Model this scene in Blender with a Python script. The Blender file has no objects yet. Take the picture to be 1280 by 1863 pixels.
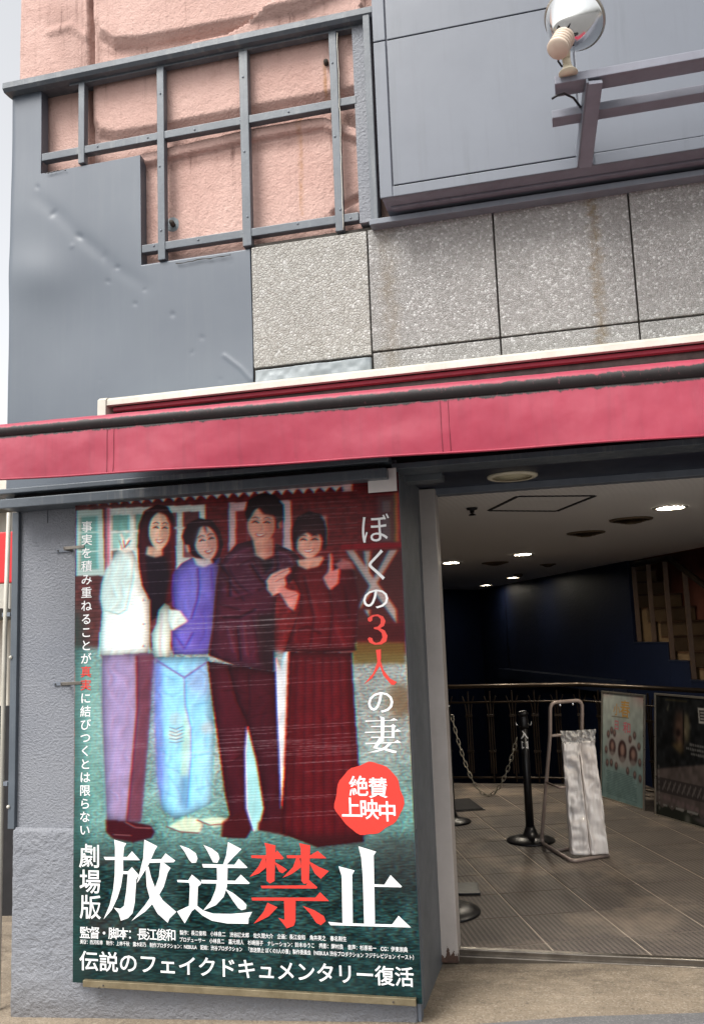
import bpy, bmesh, math, random
import numpy as np
from mathutils import Vector, Matrix, noise as mnoise

random.seed(7); RNG = np.random.RandomState(7)
scene = bpy.context.scene
COL = scene.collection

# ------------------------------------------------------------------ camera
FPX, CX, CY, EYE = 1600.0, 640.0, 931.5, 1.55
def basis(pitch, yaw, roll):
    f = np.array([-math.sin(yaw), math.cos(yaw), 0.0]); r = np.array([math.cos(yaw), math.sin(yaw), 0.0]); u = np.array([0, 0, 1.0])
    f2 = f*math.cos(pitch) + u*math.sin(pitch); u2 = u*math.cos(pitch) - f*math.sin(pitch)
    return r*math.cos(roll) + u2*math.sin(roll), u2*math.cos(roll) - r*math.sin(roll), f2
CR, CU, CF = basis(math.radians(7.93), math.radians(13.7), math.radians(-2.18))
cam = bpy.data.cameras.new('camera'); camo = bpy.data.objects.new('camera', cam); COL.objects.link(camo)
cam.sensor_fit = 'VERTICAL'; cam.sensor_height = 36.0; cam.lens = FPX/1863*36.0
cam.clip_start = 0.05; cam.clip_end = 2000
camo.matrix_world = Matrix(((CR[0], CU[0], -CF[0], 0), (CR[1], CU[1], -CF[1], 0), (CR[2], CU[2], -CF[2], EYE), (0, 0, 0, 1)))
scene.camera = camo

# ------------------------------------------------------------------ sky, sun, exposure
SUN_EL, SUN_AZ = math.radians(52), math.radians(-28)     # azimuth measured from -Y (the street) towards +X
sun_dir = Vector((math.sin(SUN_AZ)*math.cos(SUN_EL), -math.cos(SUN_AZ)*math.cos(SUN_EL), math.sin(SUN_EL)))
world = bpy.data.worlds.new('World'); scene.world = world; world.use_nodes = True
wn = world.node_tree; wn.nodes.clear()
wo = wn.nodes.new('ShaderNodeOutputWorld'); wb = wn.nodes.new('ShaderNodeBackground'); sky = wn.nodes.new('ShaderNodeTexSky')
hs = wn.nodes.new('ShaderNodeHueSaturation')
sky.sky_type = 'NISHITA'; sky.sun_disc = False; sky.sun_elevation = SUN_EL
sky.sun_rotation = math.atan2(sun_dir.x, sun_dir.y); sky.air_density = 1.0; sky.dust_density = 4.0; sky.ozone_density = 1.0
hs.inputs['Saturation'].default_value = 0.12; wb.inputs['Strength'].default_value = 0.15
wn.links.new(sky.outputs[0], hs.inputs['Color']); wn.links.new(hs.outputs[0], wb.inputs['Color']); wn.links.new(wb.outputs[0], wo.inputs['Surface'])
sl = bpy.data.lights.new('sun', 'SUN'); sl.energy = 1.3; sl.angle = math.radians(24); sl.color = (1.0, 0.96, 0.9)
so = bpy.data.objects.new('sun', sl); COL.objects.link(so); so.rotation_euler = sun_dir.to_track_quat('Z', 'Y').to_euler(); so.location = (0, -5, 12)
scene.view_settings.view_transform = 'Standard'; scene.view_settings.look = 'None'
scene.view_settings.gamma = 1.0; scene.view_settings.exposure = 1.0; scene.view_settings.use_curve_mapping = False
scene.cycles.max_bounces = 12; scene.cycles.diffuse_bounces = 8; scene.cycles.use_denoising = True

# ------------------------------------------------------------------ pixel -> place helpers
def ray(px, py): return CR*(px-CX) + CU*(CY-py) + CF*FPX
def PY(px, py, Y): d = ray(px, py); d = d*Y/d[1]; return np.array([d[0], Y, d[2]+EYE])
def PZ(px, py, z): d = ray(px, py); d = d*(z-EYE)/d[2]; return np.array([d[0], d[1], z])
def XX(px, py, Y): return PY(px, py, Y)[0]
def ZZ(px, py, Y): return PY(px, py, Y)[2]
def proj(X, Y, Z):
    dz = Z-EYE
    a = X*CR[0]+Y*CR[1]+dz*CR[2]; b = X*CU[0]+Y*CU[1]+dz*CU[2]; c = X*CF[0]+Y*CF[1]+dz*CF[2]
    return CX+FPX*a/c, CY-FPX*b/c

def S(r, g, b):
    f = lambda c: (c/12.92 if c <= .04045 else ((c+.055)/1.055)**2.4)
    return (f(r/255), f(g/255), f(b/255), 1.0)

# ------------------------------------------------------------------ materials
class NT:
    def __init__(s, name):
        s.m = bpy.data.materials.new(name); s.m.use_nodes = True; s.t = s.m.node_tree; s.t.nodes.clear()
        s.out = s.n('ShaderNodeOutputMaterial'); s.b = s.n('ShaderNodeBsdfPrincipled'); s.l(s.b.outputs[0], s.out.inputs['Surface'])
    def n(s, t, **k):
        x = s.t.nodes.new(t)
        for a, v in k.items(): setattr(x, a, v)
        return x
    def l(s, a, b): s.t.links.new(a, b)
    def coord(s, scale=(1, 1, 1), kind='Object', rot=(0, 0, 0)):
        c = s.n('ShaderNodeTexCoord'); m = s.n('ShaderNodeMapping'); m.inputs['Scale'].default_value = scale; m.inputs['Rotation'].default_value = rot
        s.l(c.outputs[kind], m.inputs['Vector']); return m.outputs[0]
    def geo(s, scale=(1, 1, 1), rot=(0, 0, 0)):
        g = s.n('ShaderNodeNewGeometry'); m = s.n('ShaderNodeMapping'); m.inputs['Scale'].default_value = scale; m.inputs['Rotation'].default_value = rot
        s.l(g.outputs['Position'], m.inputs['Vector']); return m.outputs[0]
    def noise(s, vec, scale, detail=5, rough=.6):
        x = s.n('ShaderNodeTexNoise'); x.inputs['Scale'].default_value = scale; x.inputs['Detail'].default_value = detail; x.inputs['Roughness'].default_value = rough
        s.l(vec, x.inputs['Vector']); return x.outputs[0]
    def vor(s, vec, scale, feature='F1', out='Distance'):
        x = s.n('ShaderNodeTexVoronoi', feature=feature); x.inputs['Scale'].default_value = scale; s.l(vec, x.inputs['Vector']); return x.outputs[out]
    def ramp(s, fac, stops):
        r = s.n('ShaderNodeValToRGB'); e = r.color_ramp.elements
        while len(e) < len(stops): e.new(.5)
        for q, (p, c) in zip(e, stops):
            q.position = p; q.color = c if isinstance(c, tuple) else (c, c, c, 1)
        s.l(fac, r.inputs[0]); return r.outputs[0]
    def mix(s, fac, a, b, mode='MIX'):
        m = s.n('ShaderNodeMix', data_type='RGBA', blend_type=mode)
        for i, v in ((0, fac), (6, a), (7, b)):
            if hasattr(v, 'is_output'): s.l(v, m.inputs[i])
            else: m.inputs[i].default_value = v
        return m.outputs[2]
    def math(s, op, a, b=0.0, clamp=False):
        m = s.n('ShaderNodeMath', operation=op, use_clamp=clamp)
        for i, v in enumerate((a, b)):
            if hasattr(v, 'is_output'): s.l(v, m.inputs[i])
            else: m.inputs[i].default_value = v
        return m.outputs[0]
    def sep(s, vec):
        x = s.n('ShaderNodeSeparateXYZ'); s.l(vec, x.inputs[0]); return x.outputs
    def bump(s, h, strength=.3, dist=.005, prev=None):
        b = s.n('ShaderNodeBump'); b.inputs['Strength'].default_value = strength; b.inputs['Distance'].default_value = dist
        s.l(h, b.inputs['Height'])
        if prev is not None: s.l(prev, b.inputs['Normal'])
        return b.outputs[0]
    def set(s, color=None, rough=None, metal=None, normal=None, spec=None):
        for k, v in (('Base Color', color), ('Roughness', rough), ('Metallic', metal), ('Normal', normal), ('Specular IOR Level', spec)):
            if v is None: continue
            if hasattr(v, 'is_output'): s.l(v, s.b.inputs[k])
            else: s.b.inputs[k].default_value = v
        return s.m

def dark(c, k): return (c[0]*k, c[1]*k, c[2]*k, 1)
def paint(name, c, c2=None, rough=.5, metal=0, scale=3.0, bumps=.08, bscale=60, stain=0.0, staincol=None, spec=.5):
    """painted / plain surface: slow colour drift, fine grain, optional run-down stains"""
    t = NT(name); g = t.geo()
    c2 = c2 or dark(c, .82)
    f = t.ramp(t.noise(g, scale, 6, .65), [(.3, 0.0), (.7, 1.0)])
    col = t.mix(f, c, c2)
    if stain:
        v = t.geo((9, 9, .5)); st = t.ramp(t.noise(v, 2.2, 5, .7), [(.52, 0.0), (.75, 1.0)])
        m2 = t.ramp(t.noise(g, 1.1, 3), [(.42, 0.0), (.62, 1.0)])
        col = t.mix(t.math('MULTIPLY', t.math('MULTIPLY', st, m2), stain), col, staincol or dark(c, .4))
    r = t.math('ADD', t.math('MULTIPLY', t.noise(g, scale*4, 4), .2), rough-.1)
    return t.set(col, r, metal, t.bump(t.noise(g, bscale, 4), bumps, .004), spec)

MAT = {}
def build_materials():
    G = MAT
    # pink sprayed wall
    t = NT('pink_stucco'); g = t.geo(); c = S(194, 163, 153)
    col = t.mix(t.ramp(t.noise(g, 2.5, 5), [(.3, 0.), (.7, 1.)]), c, S(176, 143, 133))
    col = t.mix(t.math('MULTIPLY', t.ramp(t.noise(g, 7, 6, .75), [(.55, 0.), (.75, 1.)]), .35), col, S(140, 108, 98))
    st = t.ramp(t.noise(t.geo((16, 16, .7)), 2.0, 6, .75), [(.55, 0.), (.72, 1.)])
    att = t.n('ShaderNodeAttribute'); att.attribute_name = 'dirt'
    col = t.mix(t.math('MULTIPLY', st, t.math('ADD', t.math('MULTIPLY', att.outputs['Fac'], 1.0), .24)), col, S(70, 45, 40))
    col = t.mix(t.math('MULTIPLY', att.outputs['Fac'], .55), col, S(95, 66, 58))
    a2 = t.n('ShaderNodeAttribute'); a2.attribute_name = 'rust'
    col = t.mix(t.math('MULTIPLY', t.math('MULTIPLY', a2.outputs['Fac'], .75), t.ramp(t.noise(t.geo((1, 1, .4)), 30, 5, .7), [(.35, .1), (.65, 1.)])), col, S(150, 108, 66))
    h = t.math('ADD', t.noise(g, 95, 3, .5), t.math('MULTIPLY', t.noise(g, 40, 3), .6))
    G['pink'] = t.set(col, .85, 0, t.bump(h, .7, .008), .2)
    # painted sheet
    t = NT('grey_sheet_paint'); g = t.geo(); c = S(80, 88, 97)
    col = t.mix(t.ramp(t.noise(g, 1.2, 4), [(.35, 0.), (.7, 1.)]), c, S(70, 78, 89))
    col = t.mix(t.math('MULTIPLY', t.ramp(t.noise(t.geo((10, 10, .6)), 2, 5, .7), [(.5, 0.), (.8, 1.)]), .22), col, S(96, 103, 108))
    col = t.mix(t.math('MULTIPLY', t.ramp(t.noise(g, 30, 6, .8), [(.62, 0.), (.75, 1.)]), .3), col, S(56, 62, 68))
    G['sheet'] = t.set(col, t.math('ADD', .33, t.math('MULTIPLY', t.noise(g, 6, 4), .12)), 0, t.bump(t.noise(t.geo((1, 1, 3)), 90, 3), .06, .003), .6)
    G['bar'] = paint('grey_bar_paint', S(84, 91, 98), S(70, 77, 84), .42, 0, 6, .15, 90, .55, S(150, 150, 146))
    G['bar_dark'] = paint('grey_trim_paint', S(112, 118, 126), S(94, 100, 110), .5, 0, 5, .15, 90, .3, S(70, 66, 64))
    G['panel'] = paint('light_grey_panel_paint', S(98, 103, 112), S(91, 96, 105), .45, 0, 1.5, .04, 120, .55, S(74, 80, 84))
    G['panel_under'] = paint('grey_panel_underside', S(120, 122, 132), S(104, 104, 114), .6, 0, 4, .05, 60, .4, S(60, 52, 52))
    G['rust'] = paint('rusty_edge', S(92, 68, 56), S(58, 42, 38), .8, 0, 12, .4, 60)
    # exposed aggregate stone, two sorts
    for nm, c1, c2, c3, sc, dk in (('stone_pale', S(164, 162, 156), S(146, 143, 136), S(182, 181, 177), 75, .3), ('stone', S(154, 152, 149), S(132, 130, 126), S(192, 191, 189), 112, .6)):
        t = NT(nm); g = t.geo()
        vc = t.vor(g, sc, 'F1', 'Color'); sx = t.n('ShaderNodeSeparateColor'); t.l(vc, sx.inputs[0])
        col = t.ramp(sx.outputs[0], [(0., c2), (.55, c1), (.8, c1), (1., c3)])
        edge = t.vor(g, sc, 'DISTANCE_TO_EDGE'); ef = t.ramp(edge, [(.0, 1.), (.09, 0.)])
        hole = t.ramp(t.noise(g, 60, 3), [(.45, .15), (.68, 1.)])
        col = t.mix(t.math('MULTIPLY', t.math('MULTIPLY', ef, hole), .85), col, dark(c2, dk*.7))
        big = t.ramp(t.noise(g, 4, 6, .7), [(.35, 0.), (.7, 1.)]); col = t.mix(t.math('MULTIPLY', big, .35), col, dark(c2, .72))
        # run-down rust and damp stains with shapes of their own
        p = t.sep(g); wob = t.math('MULTIPLY', t.math('SUBTRACT', t.noise(t.geo((1, 1, 6)), 6, 4), .5), .10)
        for (x0, w, amt, sc_) in ((.205, .034, .72, S(104, 84, 48)), (-.70, .06, .42, S(110, 94, 66))):
            d = t.math('ABSOLUTE', t.math('SUBTRACT', t.math('ADD', p[0], wob), x0))
            f = t.math('SUBTRACT', 1.0, t.math('DIVIDE', d, w), True)
            brk = t.ramp(t.noise(t.geo((6, 6, 1.5)), 6, 4), [(.3, .2), (.6, 1.)])
            col = t.mix(t.math('MULTIPLY', t.math('MULTIPLY', f, brk), amt), col, sc_)
        low = t.ramp(t.math('ADD', p[2], t.math('MULTIPLY', t.noise(g, 9, 4), .12)), [(0, 0.), (1, 0.)])
        hgt = t.math('ADD', t.math('MULTIPLY', t.ramp(edge, [(0., 0.), (.25, 1.)]), 1.), t.math('MULTIPLY', sx.outputs[1], .7))
        G[nm] = t.set(col, .55 if nm == 'stone' else .7, 0, t.bump(hgt, .55, .006), .35)
    G['joint'] = paint('dark_joint', S(72, 66, 60), S(48, 44, 40), .9, 0, 20)
    G['mortar'] = paint('grey_smeared_sealant', S(140, 146, 148), S(118, 126, 130), .5, 0, 10, .8, 14)
    # stucco
    for nm, sc, st_, d_ in (('stucco', 80, .6, .012), ('stucco_coarse', 62, .7, .014)):
        t = NT(nm); g = t.geo((1, 1, 1.25)); c = S(124, 126, 131)
        col = t.mix(t.ramp(t.noise(t.geo(), 1.5, 5), [(.35, 0.), (.7, 1.)]), c, S(113, 116, 123))
        h = t.math('ADD', t.noise(g, sc, 3, .5), t.math('MULTIPLY', t.noise(g, sc*2.3, 3), .4))
        col = t.mix(t.math('MULTIPLY', t.ramp(h, [(.45, 1.), (.6, 0.)]), .25), col, S(84, 86, 92))
        p = t.sep(t.geo()); dirt = t.math('SUBTRACT', 1.0, t.math('MULTIPLY', t.math('ADD', p[2], .1), t.math('ADD', 2.5, t.math('MULTIPLY', t.noise(t.geo(), 12, 4), 6.))), True)
        col = t.mix(t.math('MULTIPLY', dirt, .55), col, S(80, 73, 66))
        G[nm] = t.set(col, .6, 0, t.bump(h, st_, d_), .4)
    G['white_case'] = paint('off_white_case', S(190, 187, 177), S(170, 165, 152), .45, 0, 6, .06, 60, .35, S(150, 140, 120))
    # awning cloth + grime
    def awn(nm, grime):
        t = NT(nm); g = t.geo(); c = S(152, 36, 60)
        col = t.mix(t.ramp(t.noise(t.geo((1, 1, .5)), 2.5, 5), [(.3, 0.), (.75, 1.)]), c, S(136, 31, 52))
        st = t.ramp(t.noise(t.geo((14, 14, .6)), 2, 6, .7), [(.5, 0.), (.75, 1.)])
        col = t.mix(t.math('MULTIPLY', st, .4), col, S(100, 26, 42))
        rough = .5
        if grime:
            a = t.n('ShaderNodeAttribute'); a.attribute_name = 'grime'
            n1 = t.noise(g, 16, 6, .7); n2 = t.noise(t.geo((40, 40, 10)), 1.2, 4, .7)
            f = t.math('ADD', a.outputs['Fac'], t.math('MULTIPLY', t.math('SUBTRACT', t.math('ADD', t.math('MULTIPLY', n1, .6), t.math('MULTIPLY', n2, .4)), .5), .9))
            f = t.ramp(f, [(.44, 0.), (.54, 1.)])
            fleck = t.ramp(t.noise(t.geo((60, 60, 20)), 1., 5, .8), [(.6, 0.), (.7, 1.)])
            gr = t.mix(t.math('MULTIPLY', fleck, .5), S(34, 28, 28), S(150, 84, 96))
            col = t.mix(t.math('MULTIPLY', t.noise(g, 25, 4), .24), col, S(172, 84, 104))
            col = t.mix(f, col, gr)
        t.b.inputs['Sheen Weight'].default_value = .1
        wv = t.n('ShaderNodeTexNoise'); wv.inputs['Scale'].default_value = 500; t.l(g, wv.inputs['Vector'])
        return t.set(col, rough, 0, t.bump(wv.outputs[0], .1, .001, t.bump(t.noise(g, 5, 3), .25, .02)), .4)
    G['awning'] = awn('red_awning_cloth', False); G['awning_grimy'] = awn('red_awning_cloth_mouldy', True)
    G['awning_dark'] = paint('awning_metal_and_gap_dark', S(92, 84, 80), S(60, 52, 50), .7, 0, 12)
    G['seam'] = paint('awning_seam', S(112, 34, 48), S(100, 30, 44), .6)
    # concrete ground
    t = NT('concrete_ground'); g = t.geo(); c = S(140, 127, 110)
    col = t.mix(t.ramp(t.noise(g, 2.2, 6, .7), [(.3, 0.), (.72, 1.)]), c, S(114, 102, 87))
    vc = t.vor(g, 140, 'F1', 'Color'); sx = t.n('ShaderNodeSeparateColor'); t.l(vc, sx.inputs[0])
    col = t.mix(t.math('MULTIPLY', t.ramp(sx.outputs[0], [(.55, 0.), (1., 1.)]), .35), col, S(176, 166, 150))
    col = t.mix(t.math('MULTIPLY', t.ramp(sx.outputs[1], [(.7, 0.), (1., 1.)]), .5), col, S(84, 76, 66))
    blot = t.ramp(t.noise(g, 5, 6, .8), [(.58, 0.), (.72, 1.)]); col = t.mix(t.math('MULTIPLY', blot, .55), col, S(78, 68, 57))
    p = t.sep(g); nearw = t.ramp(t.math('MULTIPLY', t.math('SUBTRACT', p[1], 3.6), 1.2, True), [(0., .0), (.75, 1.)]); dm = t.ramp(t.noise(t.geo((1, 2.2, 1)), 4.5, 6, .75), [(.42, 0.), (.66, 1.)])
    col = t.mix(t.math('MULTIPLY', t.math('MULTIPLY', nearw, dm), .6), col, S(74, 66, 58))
    gum = t.ramp(t.vor(g, 9), [(.05, 1.), (.075, 0.)]); col = t.mix(t.math('MULTIPLY', gum, .5), col, S(70, 64, 58))
    G['concrete'] = t.set(col, .85, 0, t.bump(t.math('ADD', t.noise(g, 180, 4), t.noise(g, 30, 4)), .6, .004), .2)
    # floor mat
    t = NT('ribbed_floor_mat'); g = t.coord((1, 1, 1)); w = t.n('ShaderNodeTexWave', wave_type='BANDS', bands_direction='X'); w.inputs['Scale'].default_value = 12.5
    w.inputs['Distortion'].default_value = 0; t.l(g, w.inputs['Vector'])
    w2 = t.n('ShaderNodeTexWave', wave_type='BANDS', bands_direction='Y'); w2.inputs['Scale'].default_value = 19; t.l(g, w2.inputs['Vector'])
    hole = t.math('MULTIPLY', t.ramp(w.outputs['Fac'], [(.35, 0.), (.65, 1.)]), t.ramp(w2.outputs['Fac'], [(.25, 0.), (.55, 1.)]))
    col = t.mix(t.ramp(t.noise(t.geo(), 3, 5), [(.3, 0.), (.7, 1.)]), S(112, 102, 94), S(88, 80, 74))
    col = t.mix(t.math('MULTIPLY', hole, .9), col, S(44, 39, 37))
    dust = t.ramp(t.noise(t.geo(), 1.6, 5, .65), [(.5, 0.), (.75, 1.)]); col = t.mix(t.math('MULTIPLY', dust, .45), col, S(192, 172, 150))
    G['mat'] = t.set(col, .6, 0, t.bump(hole, .8, -.004), .35)
    G['mat_joint'] = paint('mat_joint_strip', S(182, 168, 152), S(156, 142, 128), .6, 0, 8)
    # ribbed ceiling
    t = NT('ribbed_ceiling'); g = t.geo((1, 1, 1), (0, 0, math.radians(-52))); w = t.n('ShaderNodeTexWave', wave_type='BANDS', bands_direction='X'); w.inputs['Scale'].default_value = 9
    t.l(g, w.inputs['Vector']); ln = t.ramp(w.outputs['Fac'], [(.05, 0.), (.4, 1.)])
    col = t.mix(ln, S(168, 164, 158), S(240, 236, 230)); col = t.mix(t.math('MULTIPLY', t.noise(t.geo(), 3, 4), .3), col, S(214, 208, 202))
    G['ceiling'] = t.set(col, .7, 0, t.bump(ln, .4, .003), .3)
    # navy wall
    t = NT('navy_wall_paint'); g = t.geo(); col = t.mix(t.ramp(t.noise(g, 2, 5), [(.3, 0.), (.7, 1.)]), S(14, 25, 52), S(11, 20, 42))
    G['navy'] = t.set(col, .5, 0, t.bump(t.noise(t.geo((1, 1, 3)), 14, 5), .18, .012), .4)
    G['navy_soffit'] = paint('navy_soffit_paint', S(36, 44, 62), S(28, 34, 50), .35, 0, 2, .05, 50)
    G['maroon'] = paint('red_brown_wall', S(124, 72, 56), S(100, 56, 46), .7)
    G['jamb'] = paint('pale_jamb_paint', S(188, 180, 174), S(172, 164, 158), .4, 0, 5, .06, 80, .25, S(120, 100, 90))
    G['return'] = paint('dark_grey_return', S(104, 108, 112), S(90, 94, 98), .5, 0, 4, .1, 60)
    G['steel'] = paint('worn_steel', S(130, 124, 116), S(98, 92, 86), .32, .9, 12, .15, 120)
    G['brass'] = paint('worn_brass_strip', S(150, 138, 112), S(116, 104, 80), .42, .6, 14, .2, 100)
    G['chrome'] = paint('chrome', (.82, .82, .8, 1), (.7, .7, .68, 1), .14, 1.0, 8, .03, 30)
    G['black'] = paint('black_metal', S(32, 31, 33), S(22, 21, 23), .35, .3, 8, .06, 80)
    G['black_rail'] = paint('bronze_rail', S(66, 54, 42), S(44, 36, 30), .35, .6, 8)
    G['tube'] = paint('pale_enamel_tube', S(168, 152, 144), S(146, 130, 122), .35, .2, 10)
    G['beige_plastic'] = paint('beige_plastic', S(206, 188, 170), S(188, 168, 150), .5, 0, 8)
    G['cream_plastic'] = paint('cream_plastic', S(226, 216, 190), S(206, 194, 168), .5, 0, 8)
    G['white'] = paint('white_print', S(228, 227, 226), S(224, 223, 222), .4, 0, 3, .0)
    G['redprint'] = paint('red_print', S(206, 54, 42), S(200, 50, 40), .4, 0, 3, .0)
    G['plate'] = paint('blank_white_plate', S(226, 218, 214), S(214, 206, 202), .5, 0, 4, .03)
    G['frame_metal'] = paint('aluminium_frame', S(190, 182, 168), S(164, 156, 144), .3, .85, 6)
    G['wood'] = paint('brown_wood', S(84, 58, 36), S(62, 42, 26), .5, 0, 10)
    G['stair'] = paint('beige_stair', S(116, 94, 66), S(98, 78, 54), .7, 0, 5)
    G['vent'] = paint('beige_vent', S(120, 100, 74), S(84, 70, 54), .6, 0, 8)
    G['lamp_glass'] = paint('ivory_lamp_glass', S(206, 198, 166), S(192, 182, 150), .3, 0, 5)
    G['void'] = paint('dark_board', S(30, 28, 30), S(22, 20, 22), .9)
    G['pale_building'] = paint('pale_render', S(214, 208, 196), S(196, 190, 178), .8, 0, 2)
    G['grey_building'] = paint('grey_render', S(120, 116, 108), S(96, 92, 86), .8, 0, 2)
    G['red_sign'] = paint('red_sign_paint', S(206, 30, 34), S(180, 24, 30), .4)
    G['chain'] = paint('pale_chain', S(190, 182, 164), S(166, 158, 140), .4, .3, 20)
    # polythene bags
    t = NT('polythene'); g = t.geo(); t.b.inputs['Transmission Weight'].default_value = .15; t.b.inputs['Alpha'].default_value = 1
    w = t.noise(t.geo((1, 1, .22)), 14, 2, .5)
    G['poly'] = t.set(t.mix(t.ramp(w, [(.35, 0.), (.65, 1.)]), S(246, 240, 236), S(224, 215, 210)), .12, 0, t.bump(w, .9, .03), .8)
    t = NT('clear_film'); t.b.inputs['Transmission Weight'].default_value = .55
    G['film'] = t.set((.9, .88, .86, 1), .12, 0, t.bump(t.noise(t.geo(), 60, 3), .8, .01), .5)
    for nm, e in (('lit', 170.0), ('lit_dim', 28.0)):
        t = NT(nm+'_lamp'); t.b.inputs['Emission Color'].default_value = (1, .9, .74, 1); t.b.inputs['Emission Strength'].default_value = e
        G[nm] = t.set((.9, .88, .8, 1), .4)
    def printed(nm, rough=.35):
        t = NT(nm); a = t.n('ShaderNodeAttribute'); a.attribute_name = 'print'
        return t.set(a.outputs['Color'], rough, 0, None, .12)
    G['print'] = printed('printed_sheet')
build_materials()

# ------------------------------------------------------------------ object helpers
def link(name, me, parent=None, loc=None):
    o = bpy.data.objects.new(name, me); COL.objects.link(o)
    if loc is not None: o.location = loc
    if parent is not None: o.parent = parent
    return o
def thing(name, label, cat, loc=(0, 0, 0), group=None, rz=0):
    o = bpy.data.objects.new(name, None); COL.objects.link(o); o.location = loc; o.rotation_euler.z = rz
    return tag(o, label, cat, group)
def tag(o, label, cat, group=None):
    o['label'] = label; o['category'] = cat
    if group: o['group'] = group
    return o
def struct(o): o['kind'] = 'structure'; return o
def mesh_bm(bm, mat, smooth=False, name='mesh'):
    me = bpy.data.meshes.new(name); bm.normal_update(); bm.to_mesh(me); bm.free()
    for m in (mat if isinstance(mat, (list, tuple)) else [mat]): me.materials.append(m)
    if smooth:
        for p in me.polygons: p.use_smooth = True
    return me
def bm_box(bm, x0, x1, y0, y1, z0, z1, M=None, bevel=0.0):
    vs = [bm.verts.new((x, y, z)) for x in (x0, x1) for y in (y0, y1) for z in (z0, z1)]
    fs = [bm.faces.new([vs[i] for i in f]) for f in ((0, 1, 3, 2), (4, 6, 7, 5), (0, 4, 5, 1), (2, 3, 7, 6), (0, 2, 6, 4), (1, 5, 7, 3))]
    if bevel:
        es = {e for f in fs for e in f.edges}
        r = bmesh.ops.bevel(bm, geom=list(es), offset=bevel, segments=2, affect='EDGES', profile=.6)
        vs = list({v for f in r['faces'] for v in f.verts} | {v for v in vs if v.is_valid})
    if M is not None: bmesh.ops.transform(bm, matrix=M, verts=vs)
    return vs
def rel(parent, x, y, z):
    L = parent.location if parent is not None else Vector((0, 0, 0)); return (x-L[0], y-L[1], z-L[2])
def box(name, parent, x0, x1, y0, y1, z0, z1, mat, bevel=0.003):
    """world-axis box as one mesh object whose origin is at its centre"""
    c = ((x0+x1)/2, (y0+y1)/2, (z0+z1)/2); bm = bmesh.new()
    b = min(bevel, abs(x1-x0)*.3, abs(y1-y0)*.3, abs(z1-z0)*.3)
    bm_box(bm, x0-c[0], x1-c[0], y0-c[1], y1-c[1], z0-c[2], z1-c[2], None, b)
    bmesh.ops.recalc_face_normals(bm, faces=bm.faces)
    o = link(name, mesh_bm(bm, MAT[mat] if isinstance(mat, str) else mat, False, name), parent, rel(parent, *c)); return o
def obox(name, parent, center, ux, half, mat, bevel=.003, uz=(0, 0, 1)):
    """oriented box: ux is its long axis, half = half sizes along ux, uy, uz"""
    ux = Vector(ux).normalized(); uz = Vector(uz); uy = uz.cross(ux).normalized(); uz = ux.cross(uy).normalized()
    bm = bmesh.new(); b = min(bevel, min(half)*.6)
    bm_box(bm, -half[0], half[0], -half[1], half[1], -half[2], half[2], None, b)
    bmesh.ops.recalc_face_normals(bm, faces=bm.faces)
    R = Matrix((ux, uy, uz)).transposed().to_4x4(); bmesh.ops.transform(bm, matrix=R, verts=bm.verts)
    return link(name, mesh_bm(bm, MAT[mat], False, name), parent, rel(parent, *center))
def tube_bm(bm, pts, r, seg=10, close=False, cap=True):
    pts = [Vector(p) for p in pts]; n = len(pts); rings = []
    prev = None
    for i, p in enumerate(pts):
        a = pts[(i-1) % n] if (close or i > 0) else p; b = pts[(i+1) % n] if (close or i < n-1) else p
        t = (b-a).normalized()
        if prev is None:
            up = Vector((0, 0, 1)) if abs(t.z) < .9 else Vector((1, 0, 0)); u = t.cross(up).normalized()
        else: u = (prev - t*prev.dot(t)).normalized()
        prev = u; w = t.cross(u); rr = r[i] if isinstance(r, (list, tuple)) else r
        rings.append([bm.verts.new(p + (u*math.cos(k*2*math.pi/seg) + w*math.sin(k*2*math.pi/seg))*rr) for k in range(seg)])
    for i in range(n if close else n-1):
        A, B = rings[i], rings[(i+1) % n]
        for k in range(seg): bm.faces.new((A[k], A[(k+1) % seg], B[(k+1) % seg], B[k]))
    if cap and not close: bm.faces.new(rings[0][::-1]); bm.faces.new(rings[-1])
def tube(name, parent, pts, r, mat, seg=10, close=False):
    bm = bmesh.new(); L = parent.location if parent is not None else Vector((0, 0, 0))
    o0 = Vector(pts[0]); tube_bm(bm, [Vector(p)-o0 for p in pts], r, seg, close); bmesh.ops.recalc_face_normals(bm, faces=bm.faces)
    return link(name, mesh_bm(bm, MAT[mat], True, name), parent, o0 - L)
def lathe_bm(bm, prof, seg=32, M=None, cap=True):
    rings = [[bm.verts.new((r*math.cos(2*math.pi*k/seg), r*math.sin(2*math.pi*k/seg), z)) for k in range(seg)] for r, z in prof]
    for A, B in zip(rings, rings[1:]):
        for k in range(seg): bm.faces.new((A[k], A[(k+1) % seg], B[(k+1) % seg], B[k]))
    if cap: bm.faces.new(rings[0][::-1]); bm.faces.new(rings[-1])
    if M is not None: bmesh.ops.transform(bm, matrix=M, verts=[v for r in rings for v in r])
def lathe(name, parent, prof, loc, mat, seg=32, axis=None, cap=True, smooth=True):
    bm = bmesh.new(); M = None
    if axis is not None: M = Vector(axis).to_track_quat('Z', 'Y').to_matrix().to_4x4()
    lathe_bm(bm, prof, seg, M, cap); bmesh.ops.recalc_face_normals(bm, faces=bm.faces)
    me = mesh_bm(bm, MAT[mat], smooth, name)
    return link(name, me, parent, rel(parent, *loc))
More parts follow.
